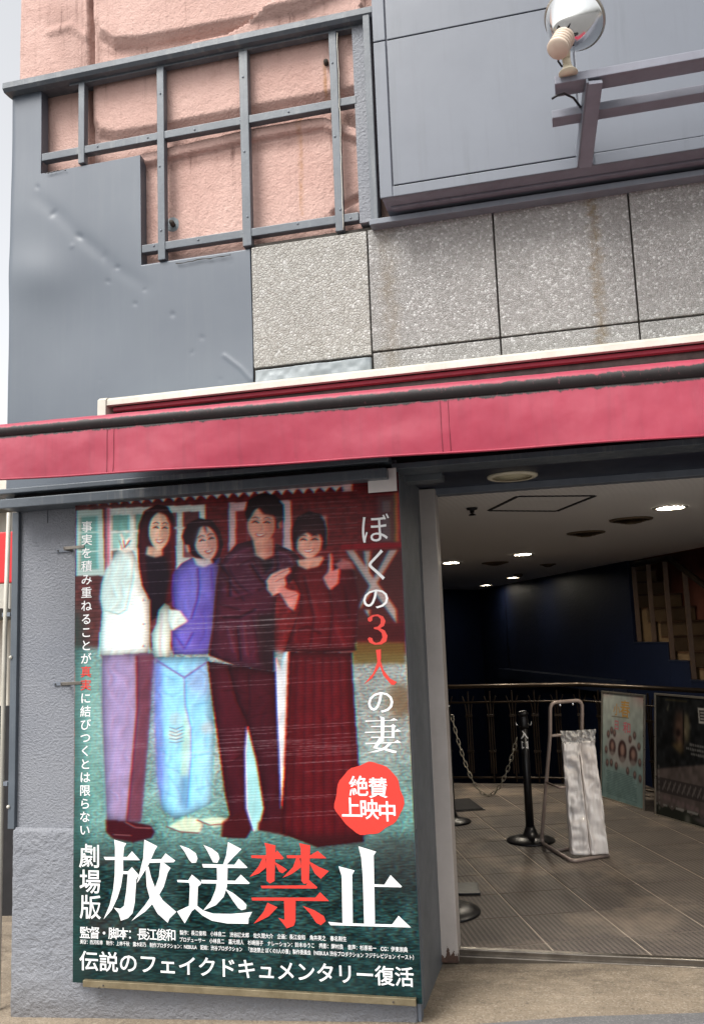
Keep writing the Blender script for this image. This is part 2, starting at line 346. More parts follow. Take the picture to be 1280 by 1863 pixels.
def round_path(pts, r, n=6):
    """round the corners of a 3-D polyline"""
    P = [Vector(p) for p in pts]; out = [P[0]]
    for a, b, c in zip(P, P[1:], P[2:]):
        d1 = (a-b); d2 = (c-b); k = min(r, d1.length*.45, d2.length*.45)
        p, q = b + d1.normalized()*k, b + d2.normalized()*k
        for i in range(n+1):
            t = i/n; out.append(p*(1-t)**2 + b*2*t*(1-t) + q*t*t)
    out.append(P[-1]); return out
def grid_mesh(name, xs, zs, yfun, mat, parent, keep=None, smooth=True, skirt=0.0, attrs=None):
    """sheet in the X-Z plane facing -Y with depth yfun(X, Z)"""
    X, Z = np.meshgrid(xs, zs); Y = yfun(X, Z); nx, nz = len(xs), len(zs)
    x0, y0, z0 = float(xs[0]), float(np.median(Y)), float(zs[0])
    V = np.stack([X-x0, Y-y0, Z-z0], -1).reshape(-1, 3)
    i, j = np.meshgrid(np.arange(nx-1), np.arange(nz-1)); a = (j*nx+i)
    F = np.stack([a, a+1, a+nx+1, a+nx], -1).reshape(-1, 4)
    if keep is not None:
        cx = (X[:-1, :-1]+X[1:, 1:])/2; cz = (Z[:-1, :-1]+Z[1:, 1:])/2; F = F[keep(cx, cz).reshape(-1)]
    me = bpy.data.meshes.new(name); me.vertices.add(len(V)); me.vertices.foreach_set('co', V.ravel().astype(np.float32))
    me.loops.add(F.size); me.loops.foreach_set('vertex_index', F.ravel().astype(np.int32)); me.polygons.add(len(F))
    me.polygons.foreach_set('loop_start', np.arange(0, F.size, 4, dtype=np.int32)); me.update(calc_edges=True)
    if smooth: me.polygons.foreach_set('use_smooth', np.ones(len(F), dtype=bool))
    for k, v in (attrs or {}).items():
        if v.ndim == 3:
            at = me.attributes.new(k, 'FLOAT_COLOR', 'POINT'); at.data.foreach_set('color', np.concatenate([v.reshape(-1, 3), np.ones((len(V), 1))], 1).ravel().astype(np.float32))
        else:
            at = me.attributes.new(k, 'FLOAT', 'POINT'); at.data.foreach_set('value', v.ravel().astype(np.float32))
    me.materials.append(MAT[mat])
    if skirt:
        bm = bmesh.new(); bm.from_mesh(me)
        be = [e for e in bm.edges if len(e.link_faces) == 1]
        r = bmesh.ops.extrude_edge_only(bm, edges=be)
        for v in [g for g in r['geom'] if isinstance(g, bmesh.types.BMVert)]: v.co.y += skirt
        for f in [g for g in r['geom'] if isinstance(g, bmesh.types.BMFace)]: f.smooth = False
        bmesh.ops.delete(bm, geom=[v for v in bm.verts if not v.link_faces], context='VERTS')
        bm.to_mesh(me); bm.free()
    return link(name, me, parent, rel(parent, x0, y0, z0))
def vnoise(X, Z, s, seed=0):
    """smooth value noise on arrays"""
    r = np.random.RandomState(seed); T = r.rand(64, 64); u = X*s+13.7; v = Z*s+5.3
    i = np.floor(u).astype(int); j = np.floor(v).astype(int); f = u-i; g = v-j; f = f*f*(3-2*f); g = g*g*(3-2*g)
    q = lambda a, b: T[a % 64, b % 64]
    return (q(i, j)*(1-f)+q(i+1, j)*f)*(1-g) + (q(i, j+1)*(1-f)+q(i+1, j+1)*f)*g
def sst(x, a, b): t = np.clip((x-a)/(b-a), 0, 1); return t*t*(3-2*t)
def segdist(px, py, pts):
    d = np.full(px.shape, 1e9)
    for (x0, y0), (x1, y1) in zip(pts, pts[1:]):
        dx, dy = x1-x0, y1-y0; t = np.clip(((px-x0)*dx+(py-y0)*dy)/(dx*dx+dy*dy+1e-9), 0, 1)
        d = np.minimum(d, np.hypot(px-x0-t*dx, py-y0-t*dy))
    return d
def inpoly(px, py, pts):
    c = np.zeros(px.shape, bool); n = len(pts); j = n-1
    for i in range(n):
        xi, yi = pts[i]; xj, yj = pts[j]
        k = ((yi > py) != (yj > py)) & (px < (xj-xi)*(py-yi)/((yj-yi) if yj != yi else 1e-9)+xi); c ^= k; j = i
    return c

# ================================================================== GROUND
YF = 3.737
def gz(X): return float(np.clip(-.092 + .05*(X+2.53), -.6, .034))
def build_ground():
    bm = bmesh.new()
    xs = [-300, -60, -20, -12.6, -9, -6, -4.5, -3.6, -3, -2.62, -2.2, -1.6, -1.2, -.9, -.7, -.5, -.3, -.08, 0, .3, 1, 2, 4, 8, 20, 60, 300]
    ys = [-300, -60, -20, -8, -4, -2, -1, 0, 1, 2, 2.6, 3.2, 3.5, 3.75, 4.05, 4.4, 6, 10, 20, 60, 300]
    V = {}
    for i, x in enumerate(xs):
        for j, y in enumerate(ys): V[i, j] = bm.verts.new((x, y, gz(x)))
    for i in range(len(xs)-1):
        for j in range(len(ys)-1):
            if xs[i] >= -2.63 and ys[j] >= 4.39 and xs[i] < 20 and ys[j] < 20: continue
            bm.faces.new((V[i, j], V[i+1, j], V[i+1, j+1], V[i, j+1]))
    struct(link('ground', mesh_bm(bm, MAT['concrete'], True, 'ground')))
build_ground()
def build_road():
    t = NT('asphalt'); g = t.geo(); col = t.mix(t.ramp(t.noise(g, 3, 6), [(.3, 0.), (.7, 1.)]), S(106, 105, 105), S(86, 85, 86))
    vc = t.vor(g, 160, 'F1', 'Color'); sx = t.n('ShaderNodeSeparateColor'); t.l(vc, sx.inputs[0]); col = t.mix(t.math('MULTIPLY', t.ramp(sx.outputs[0], [(.6, 0.), (1., 1.)]), .5), col, S(132, 130, 128))
    MAT['asphalt'] = t.set(col, .85, 0, t.bump(t.noise(g, 150, 4), .6, .004), .3)
    bm = bmesh.new(); xs = [-300, -60, -20, -12, -8, -5, -3, -2.62, -1.6, -.9, -.5, -.08, .5, 1.5, 3, 8, 20, 60, 300]; ys = [-300, -60, -20, -8, -3, -1, .5, 2, 3, 1e9]
    edge = lambda x: 3.80+.2*np.clip(x, -4, 1.3)+.006*math.sin(x*5)
    V = {}
    for i, x in enumerate(xs):
        for j, y in enumerate(ys): yy = min(y, edge(x)-.0); V[i, j] = bm.verts.new((x, yy, gz(x)+.004))
    for i in range(len(xs)-1):
        for j in range(len(ys)-1): bm.faces.new((V[i, j], V[i+1, j], V[i+1, j+1], V[i, j+1]))
    struct(link('road', mesh_bm(bm, MAT['asphalt'], True, 'road')))
build_road()

# ================================================================== CINEMA FRONT
XL, XR = -2.66, 3.05                       # left corner and right end of what is built of the front
bld = thing('cinema_building', 'grey cinema front with exposed pink wall, stone slabs and open entrance', 'building', (XL, YF, 0))

def pink_wall():
    xs = np.arange(XX(38, 70, YF+.085), -.66, .009); zs = np.arange(3.02, 5.25, .009); Yp = YF+.085
    X, Z = np.meshgrid(xs, zs); px, py = proj(X, np.full(X.shape, Yp), Z)
    h = np.zeros(X.shape)                                   # metres proud of the wall
    # upper moulded panel: everything above this edge stands proud
    e1 = [(176, -200), (178, 40), (186, 66), (212, 84), (262, 82), (330, 70), (470, 44), (560, 26), (625, -4), (680, -30)]
    up = inpoly(px, py, e1 + [(900, -200)]); d = segdist(px, py, e1); h += np.where(up, 1, -1)*.5*.05*sst(d, 0, 7) + .025
    # panel behind the frame
    e2 = [(176, 152), (176, 226), (186, 246), (216, 252), (300, 238), (460, 206), (660, 168)]
    ins = inpoly(px, py, e2 + [(660, -60), (420, 70), (176, 152)][:2] + [(176, 130)]); d = segdist(px, py, e2); h += np.where(ins, 1, -1)*.5*.04*sst(d, 0, 7) + .02
    # moulding band below it
    e3 = [(150, 330), (260, 300), (330, 283), (440, 258), (560, 236), (592, 232), (612, 240), (680, 262)]
    d = segdist(px, py+2, e3); h += .045*(1-sst(d, 7, 14)) ; below = inpoly(px, py, e3 + [(680, 900), (150, 900)])
    h += np.where(below, 1, 0)*.018*sst(segdist(px, py, e3), 6, 14)
    low = [(610, 392), (630, 375), (668, 355)]; h -= .03*(1-sst(segdist(px, py, low), 0, 10))
    # the vertical joint between two wall sheets
    g = [(166, -200), (168, 60), (168, 300), (172, 420)]; d = segdist(px, py, g); h -= .05*(1-sst(d, 2.5, 6)); h += .012*(1-sst(np.abs(d-9), 0, 5))
    h += .004*(vnoise(X, Z, 5, 1)-.5) + .003*(vnoise(X, Z, 60, 2)-.5)
    # lumps
    h += .012*(1-sst(segdist(px, py, [(90, 60), (130, 48), (160, 70)]), 0, 12))
    topc = [(8, 160), (664, 20)]; drip = vnoise(X, Z*.05, 45, 3)
    dirt = .9*(1-sst(segdist(px, py-4, [(8, 160), (664, 46)]), 0, 14+30*drip)) * (py > 20+(664-px)*.2)
    dirt = np.maximum(dirt, .75*(1-sst(segdist(px, py, g), 2, 12)))
    dirt = np.maximum(dirt, .55*(1-sst(segdist(px, py, [(270, 284), (440, 238), (600, 214), (650, 215)]), 2, 14)))
    dirt = np.maximum(dirt, .6*(1-sst(segdist(px, py, [(262, 318), (440, 278), (600, 252)]), 0, 10+14*drip)))
    dirt = np.maximum(dirt, .55*(1-sst(segdist(px, py, [(185, 95), (262, 96), (470, 58), (560, 38)]), 0, 14))*(py > 30))
    dirt = np.maximum(dirt, .8*(1-sst(segdist(px, py, [(290, 462), (450, 440), (650, 395)]), 4, 20)))
    dirt = np.maximum(dirt, .5*(1-sst(segdist(px, py, [(120, 40), (170, 140)]), 0, 60)))
    dirt *= .55+.9*vnoise(X, Z, 16, 5)
    rust = 1-sst(segdist(px, py, [(546, 205), (549, 300), (551, 392)]), 1, 5+3*vnoise(X, Z, 30, 8))
    rust = np.maximum(rust, 1-sst(segdist(px, py, [(594, 120), (596, 190)]), 1, 5))
    o = grid_mesh('pink_wall', xs, zs, lambda a, b: Yp-h, 'pink', bld, attrs={'dirt': np.clip(dirt, 0, 1), 'rust': np.clip(rust, 0, 1)})
    o['label'] = 'pink sprayed wall with moulded panels and dark run-down stains'
    # the wall body behind it
    box('wall_core', bld, XL+.02, -.62, YF+.16, YF+.36, 2.3, 5.3, 'joint', 0)
pink_wall()

# lower edges of the big dented sheet, in world lines
Xa, Xb, Xc = XX(75, 230, YF), XX(256, 380, YF), XX(457, 560, YF)
Za, Zb, Zt = ZZ(165, 299, YF), ZZ(355, 467, YF), ZZ(40, 160, YF)
def sheet():
    dx = .0075
    xs = np.unique(np.round(np.concatenate([np.arange(XL+.0, Xc, dx), [XL, Xa, Xb, Xc]]), 5)); zs = np.unique(np.round(np.concatenate([np.arange(2.24, Zt, dx), [2.24, Za, Zb, Zt]]), 5))
    keep = lambda x, z: ((x < Xa) | (z < Za)) & ((x < Xb) | (z < Zb))
    def yf(X, Z):
        px, py = proj(X, np.full(X.shape, YF), Z); h = .016*(vnoise(X, Z, 1.3, 11)-.5) + .010*(vnoise(X, Z, 2.6, 12)-.5)
        for (a, b, r, s) in ((97, 388, 12, .016), (144, 429, 13, .02), (130, 447, 10, -.012), (188, 465, 12, .018), (212, 485, 10, .016), (194, 510, 9, .013), (262, 526, 7, .010), (244, 551, 9, .014), (313, 571, 11, .018), (366, 613, 11, .017), (348, 640, 9, .010), (68, 340, 10, .012), (400, 690, 8, .008), (180, 690, 6, .006), (420, 480, 6, .005)):
            q_ = math.sin(a*3.7+b)*1.2; ux, uy = (px-a)*math.cos(q_)+(py-b)*math.sin(q_), (py-b)*math.cos(q_)-(px-a)*math.sin(q_); d = np.hypot(ux*(.45+.4*abs(math.sin(a))), uy); h -= s*(.06+.12*abs(math.sin(b)))*np.exp(-(d/(r*.36))**2)
        cr = [(70, 362), (110, 392), (150, 432), (212, 488), (262, 520)]; d = segdist(px, py, cr); h -= .0022*np.exp(-(d/13)**2)*(.4+1.2*vnoise(X, Z, 7, 15))
        d = segdist(px, py, [(407, 646), (436, 668), (456, 690)]); h += .003*np.exp(-(d/3.5)**2)
        # buckled lower left
        d = np.hypot((px-150)/95, (py-600)/120); h -= .022*np.exp(-d**2)
        d = np.hypot((px-60)/60, (py-500)/45); h += .013*np.exp(-d**2)
        # rolled edges
        for (q, w) in ((X-XL, .012), (Zt-Z, .012)): h -= .005*np.exp(-(q/w)**2)
        return YF - h
    o = grid_mesh('sheet_cladding', xs, zs, yf, 'sheet', bld, keep, True, .06); o['label'] = 'dented grey painted metal sheet with two stepped cut-outs'
    # torn, blackened sealant along the cut edges
    for a, b in (((82, 316), (120, 309)), ((320, 480), (420, 464))):
        pts = []
        for i in range(14):
            t = i/13; p = PY(a[0]+(b[0]-a[0])*t, a[1]+(b[1]-a[1])*t+random.uniform(-1.6, 1.6), YF-.008); pts.append(tuple(p))
        tube('torn_edge', bld, pts, [.0008+.0022*random.random() for _ in pts], 'joint', 6)
sheet()

def steel_frame():
    fr = thing('steel_sign_frame', 'grey bolted steel grid frame left bare over the pink wall', 'frame', (Xa, YF, 3.1))
    def hbar(p, q, w, y0, y1, m='bar', n='bar'):
        a, b = PY(*p, y0), PY(*q, y0); z = (a[2]+b[2])/2; o = box(n, fr, a[0], b[0], y0, y1, z-w/2, z+w/2, m, .003); return o
    def vbar(p, q, w, y0, y1, m='bar', n='bar'):
        a, b = PY(*p, y0), PY(*q, y0); x = (a[0]+b[0])/2; return box(n, fr, x-w/2, x+w/2, y0, y1, min(a[2], b[2]), max(a[2], b[2]), m, .003)
    y = YF-.012
    hb = [hbar((76, 284), (648, 183), .040, y+.004, y+.045), hbar((258, 453), (652, 393), .040, y+.004, y+.045), hbar((126, 146), (652, 47), .036, y+.004, y+.045)]
    vb = [vbar((147, 150), (149, 296), .034, y, y+.04), vbar((290, 122), (295, 472), .038, y, y+.04), vbar((442, 92), (449, 447), .044, y, y+.04), vbar((604, 56), (617, 420), .038, y, y+.04)]
    # bolt heads
    for b in hb:
        c = b.location + fr.location; sx = b.dimensions.x if b.dimensions.x else 1
        for k in range(5):
            X = c.x + (k-2)*.19*1.3 + random.uniform(-.02, .02)
            if abs(X-c.x) < 1.2 and Xb-.3 < X < -.82: lathe('bolt', fr, [(.005, 0), (.005, .003), (.003, .004)], (X, y+.004, c.z+random.uniform(-.008, .008)), 'bar_dark', 8, (0, -1, 0))
    for b in vb[1:]:
        c = b.location + fr.location
        for k in range(3): lathe('bolt', fr, [(.005, 0), (.005, .003), (.003, .004)], (c.x+random.uniform(-.008, .008), y, c.z-.38+.36*k+random.uniform(-.03, .03)), 'bar_dark', 8, (0, -1, 0))
    # ragged peeled paint edge on the right upright
    pts = [tuple(PY(613+(625-613)*i/30+random.uniform(-.8, .8), 60+(418-60)*i/30, y-.002)) for i in range(31)]
    tube('peeled_paint', fr, pts, .0022, 'white_case', 5)
    # anchors left in the wall
    for (px, py) in ((590, 118), (312, 408)):
        p = PY(px, py, YF+.06); m = lathe('anchor_patch', fr, [(.05, 0), (.046, .006), (.03, .012)], (p[0], YF+.075, p[2]), 'mortar', 14, (0, -1, 0))
        lathe('anchor_bolt', fr, [(.012, 0), (.012, .05), (.008, .055)], (p[0]+.008, YF+.07, p[2]-.004), 'joint', 8, (.2, -1, -.1))
    return fr
steel_frame()

def flashings():
    # sloping cap along the top of the frame and the upright on the right
    a, b = PY(6, 153, YF-.05), PY(664, 14, YF-.05)
    z = (a[2]+b[2])/2
    bm = bmesh.new(); prof = [(-.055, -.030), (-.055, 0.0), (.03, .022), (.10, .022), (.10, -.03), (.0, -.045), (-.04, -.045)]
    A = [bm.verts.new((a[0], YF+p, z+q)) for p, q in prof]; B = [bm.verts.new((b[0]+.03, YF+p, z+q)) for p, q in prof]
    n = len(prof)
    for i in range(n): bm.faces.new((A[i], A[(i+1) % n], B[(i+1) % n], B[i]))
    bm.faces.new(A[::-1]); bm.faces.new(B); bmesh.ops.recalc_face_normals(bm, faces=bm.faces); bmesh.ops.translate(bm, verts=bm.verts, vec=(-a[0], -YF, -z))
    link('cap_flashing', mesh_bm(bm, MAT['bar'], False, 'cap_flashing'), bld, rel(bld, a[0], YF, z))
    zb = ZZ(672, 412, YF)
    x0, x1 = XX(666, 200, YF-.05), XX(679, 200, YF-.05)
    box('edge_post', bld, x0, x1, YF-.05, YF+.12, zb, z-.006, 'bar', .004)
    x2 = XX(649, 300, YF-.012)
    box('textured_strip', bld, x2, x0-.002, YF-.006, YF+.11, zb+.02, z-.03, 'stucco', .002)
    x3 = XX(690, 250, YF-.02)
    box('rusty_gap_strip', bld, x1+.002, x3+.05, YF+.02, YF+.1, zb+.01, 5.3, 'rust', .002)
flashings()

# ---------------------------------------------------------------- projecting clad box, upper right
YB = 3.55
def clad_box():
    cb = thing('sign_box', 'light grey panelled sign box projecting over the stone slabs', 'sign box', (-.68, YB, 3.4))
    x0 = XX(684, 200, YB); zb = ZZ(692, 361, YB); zt = 5.3
    box('box_body', cb, x0+.004, XR, YB+.012, YF+.14, zb+.004, zt, 'panel_under', .003)
    xi = XX(709, 200, YB); zi = ZZ(712, 337, YB); zs1 = ZZ(707, 72, YB); xs1 = XX(1053, 220, YB)
    g = .006
    box('border_strip', cb, x0, xi-g, YB-.001, YB+.011, zb, zs1-g/2, 'panel', .004)
    box('border_strip', cb, x0, xi-g, YB-.001, YB+.011, zs1+g/2, zt, 'panel', .004)
    box('border_strip', cb, xi-g+.001, xs1+.002, YB, YB+.011, zb, zi-g, 'panel', .003)
    box('border_strip', cb, xs1+.005, XR, YB, YB+.011, zb, zi-g+.004, 'panel', .003)
    box('cladding_panel', cb, xi, xs1-g/2, YB+.001, YB+.011, zi, zs1-g/2, 'panel', .004)
    box('cladding_panel', cb, xi, xs1-g/2, YB+.001, YB+.011, zs1+g/2, zt, 'panel', .004)
    box('cladding_panel', cb, xs1+g/2, XR, YB+.001, YB+.011, zi, zt, 'panel', .004)
    # lip under the box against the stone
    zl = ZZ(690, 402, YF-.06)
    box('under_lip', cb, XX(672, 412, YF-.06), XR, YF-.065, YF+.02, zl-.014, zl+.012, 'bar_dark', .003)
    box('under_trim', cb, x0+.03, XR, YB+.09, YF-.03, zb-.006, zb+.003, 'panel_under', .002)
    for (px, py) in ((870, 352), (1058, 331)):
        p = PZ(px, py, zb+.004); lathe('screw', cb, [(.006, 0), (.006, .004), (.003, .006)], (p[0], p[1], zb+.002), 'joint', 8, (0, 0, -1))
    return zb
ZB = clad_box()

# ---------------------------------------------------------------- stone slabs
def stones():
    zt = ZZ(672, 418, YF); zj = ZZ(677, 641, YF); zb = ZZ(690, 690, YF)
    x = [XX(457, 560, YF)+.004, XX(672, 530, YF), XX(903, 510, YF), XX(1153, 490, YF)]; w = x[3]-x[2]
    xs = x + [x[3]+w, x[3]+2*w, x[3]+3*w]
    g = .0035
    z0 = ZZ(560, 660, YF)
    box('stone_backing', bld, xs[0]-.02, XR, YF+.018, YF+.2, 2.55, zt+.02, 'joint', 0)
    def slab(n, x0, x1, za, zb_, m, y): 
        o = box(n, bld, x0+g, x1-g, y, y+.03, za+g, zb_-g, m, .005); return o
    o = slab('stone_slab', xs[0], xs[1], z0, zt, 'stone_pale', YF-.004); o['label'] = 'pale creamy speckled stone slab beside the grey sheet'
    for i in range(1, 6):
        if xs[i] > XR: break
        slab('stone_slab', xs[i], min(xs[i+1], XR), zj, zt, 'stone', YF-.002-.003*(i % 2)); slab('stone_slab', xs[i], min(xs[i+1], XR), zb-.1, zj, 'stone', YF-.001+.002*(i % 2))
    # smeared grey sheet under the pale slab
    xs_ = np.linspace(xs[0]+.012, xs[1]-.004, 60); zs = np.linspace(z0-.10, z0-.012, 24)
    grid_mesh('sealant_patch', xs_, zs, lambda X, Z: YF-.004-.012*vnoise(X, Z, 14, 4)-.006*vnoise(X, Z, 40, 6), 'mortar', bld, None, True, .02)
stones()

# ---------------------------------------------------------------- lower front: fascia, render, plinth, return, soffit
XC = -.705                      # entrance corner of the front
def lower_front():
    YP = YF
    yl = ZZ(30, 1506, YP)
    # upper sheet end piece, ledges and rails under the awning
    zA, zB2 = ZZ(3, 905, 3.62), ZZ(3, 926, 3.60)
    x0 = XX(2, 915, 3.60)
    box('ledge', bld, x0-.06, XX(708, 853, 3.62), 3.60, YF+.05, zA+.012, zA+.036, 'bar', .004)
    box('ledge', bld, x0-.015, XX(700, 850, 3.62), 3.66, YF+.04, zA+.04, zA+.17, 'sheet', .006)
    box('fascia_rail', bld, x0, XX(703, 860, 3.60), 3.59, YF+.06, zB2, zB2+.044, 'bar', .004)
    box('fascia_core', bld, x0+.03, XC-.06, 3.66, YF+.1, zB2+.046, zA+.011, 'void', 0)
    xl = XX(34, 1000, YP); xlb = XX(21, 1600, YP-.03)
    box('rendered_wall', bld, xl, XC+.0, YP, YP+.10, yl+.001, zB2+.03, 'stucco', .004)
    # plinth with uneven top
    xs = np.linspace(xlb, XC-.012, 150); zs = np.linspace(-.25, yl+.004, 70)
    grid_mesh('plinth', xs, zs, lambda X, Z: YP-.016+.008*sst(Z, yl-.012, yl)-.005*vnoise(X, Z, 26, 9)-.004*vnoise(X, Z, 70, 10), 'stucco_coarse', bld, None, True, .12)
    # corner trim and its gap
    t0, t1 = XX(22.5, 1000, YP-.02), XX(34, 1000, YP-.02)
    box('corner_trim', bld, t0, t1, YP-.022, YP+.05, yl-.002, zB2-.002, 'bar', .003)
    tx = t0+.004
    for py in (1196, 1466): lathe('screw', bld, [(.009, 0), (.008, .006), (.003, .009)], (tx, YP-.022, ZZ(18, py, YP)), 'white_case', 8, (0, -1, 0))
    box('side_wall', bld, XL+.06, XL+.12, YP+.24, 14.0, -.25, 5.2, 'sheet', 0)
    # entrance return and jamb
    box('return_wall', bld, XC-.16, XC-.002, YP+.11, 4.372, -.2, 2.30, 'return', .004)
    box('corner_angle', bld, XC-.012, XC+.004, YP-.012, YP+.045, -.05, 2.3, 'bar_dark', .003)
    j0, j1 = XX(794, 1720, 4.34), XX(832, 1720, 4.34)
    jb = box('door_jamb', bld, j0, j1, 4.34, 4.45, .012, 2.262, 'jamb', .004)
    # rusted foot of the jamb
    rs = np.linspace(j0-.001, j1+.001, 70); rz = np.linspace(.012, .11, 60)
    ed = {x: .055+.03*math.sin(i*1.3)+.02*random.random() for i, x in enumerate(rs)}
    arr = np.array([ed[x] for x in rs])
    grid_mesh('rust_scale', rs, rz, lambda X, Z: np.full(X.shape, 4.3375)+.001*vnoise(X, Z, 200, 3), 'rust', bld, lambda x, z: (z < .018+.075*vnoise(x, z*.2, 75, 4)**1.5+.02*vnoise(x, z, 240, 5)), True)
    # soffit over the entrance, lintel trim and header
    zs_ = 2.268
    box('soffit', bld, XC-.02, XR, YF+.10, 4.392, zs_, zs_+.05, 'navy_soffit', 0)
    box('header', bld, XC-.02, XR, 4.392, 4.47, 2.236, zs_+.05, 'bar_dark', .003)
    box('lintel_trim', bld, XX(713, 852, 3.70), XR, 3.68, YF+.11, ZZ(713, 856, 3.70), ZZ(713, 845, 3.70), 'bar', .003)
    box('lintel', bld, XC-.02, XR, YF+.0, YF+.1, zs_-.005, 2.66, 'void', 0)
    # channel end over the jamb
    box('channel_end', bld, XX(727, 868, 3.95), XX(803, 868, 3.95), 3.95, 4.05, ZZ(760, 875, 3.95), ZZ(760, 859, 3.95), 'return', .003)
    p = PY(82, 935, YP-.004)
    # rough patch where a plate was torn off
    box('torn_plate_mark', bld, p[0]-.014, p[0]+.014, YP-.005, YP+.01, p[2]-.045, p[2]+.04, 'stucco', .002)
    return yl
YL = lower_front()

# clips that hold the poster board
for i, (a, b, lab) in enumerate((((103, 1003), (153, 996), 'small grey metal clip gripping the poster edge near the top'), ((98, 1245), (148, 1244), 'small grey metal clip gripping the poster edge at red characters'))):
    A, B = PY(*a, YF-.004), PY(*b, YF-.064); c = (A+B)/2
    t = thing('poster_clip', lab, 'clip', (float(A[0]), YF-.004, float(A[2])))
    m = PY((a[0]*.45+b[0]*.55), (a[1]*.45+b[1]*.55), YF-.006)
    box('plate', t, A[0], m[0], YF-.008, YF+.003, A[2]-.007, A[2]+.009, 'bar_dark', .002)
    obox('finger', t, ((m[0]+B[0])/2, YF-.066, (A[2]+B[2])/2+.004), (B[0]-m[0], 0, (B[2]-A[2])*.8), (abs(B[0]-m[0])/2+.004, .003, .007), 'steel', .001)
    obox('arm', t, (m[0], YF-.037, A[2]+.001), (0, 1, 0), (.032, .003, .007), 'steel', .001)
    lathe('screw', t, [(.004, 0), (.004, .003), (.002, .004)], (A[0]+.012, YF-.008, A[2]+.001), 'joint', 8, (0, -1, 0))

# rainwater pipe and the neighbours seen past the corner
pp = PY(12, 1000, YF+.05)
dp = thing('downpipe', 'thin white downpipe running beside the corner trim', 'pipe', (float(pp[0]), YF+.05, gz(-2.6)))
tube('pipe', dp, [(pp[0]+.012, YF+.05, ZZ(12, 930, YF)), (pp[0], YF+.05, ZZ(9, 1150, YF)), (pp[0]-.006, YF+.05, gz(-2.65)-.02)], .011, 'white_case', 12)
for z in (.9, 1.7): box('pipe_bracket', dp, pp[0]-.016, pp[0]+.03, YF+.045, YF+.075, z, z+.02, 'bar_dark', .002)
nb = thing('neighbour_building', 'pale rendered building with balconies seen past the grey corner', 'building', (-8.2, 10, 0))
box('wall', nb, -12, -7.02, 10, 16, -.3, 4.2, 'pale_building', .02)
for z in (1.9, 3.3):
    box('balcony_slab', nb, -11, -6.9, 9.2, 9.99, z, z+.14, 'grey_building', .01)
    for k in range(12): box('baluster', nb, -7.0-.18*k, -6.975-.18*k, 9.22, 9.25, z+.142, z+.9, 'bar_dark', .003)
    box('hand_rail', nb, -11, -6.95, 9.2, 9.26, z+.902, z+.95, 'bar_dark', .005)
box('roof_edge', nb, -12.1, -6.95, 9.8, 16.1, 4.202, 4.35, 'grey_building', .01)
rs = thing('red_shop_sign', 'red projecting sign board beyond the corner downpipe', 'sign', (-4.4, 6.0, 0))
box('sign_board', rs, -5.2, -4.10, 6.0, 6.1, 2.05, 2.45, 'red_sign', .01); box('sign_post', rs, -4.6, -4.54, 6.03, 6.08, gz(-4.5)-.02, 2.049, 'bar_dark', .004)
fw = thing('alley_fence', 'dark board fence along the alley past the corner', 'fence', (-4.2, 5.2, 0))
for k in range(9): box('board', fw, -5.0+.17*k-.083, -5.0+.17*k+.083, 5.2, 5.225, gz(-4.5)-.05, 1.15+.01*(k % 3), 'void', .003)
for z in (.25, .9): box('rail', fw, -5.1, -3.52, 5.226, 5.27, z, z+.07, 'void', .003)

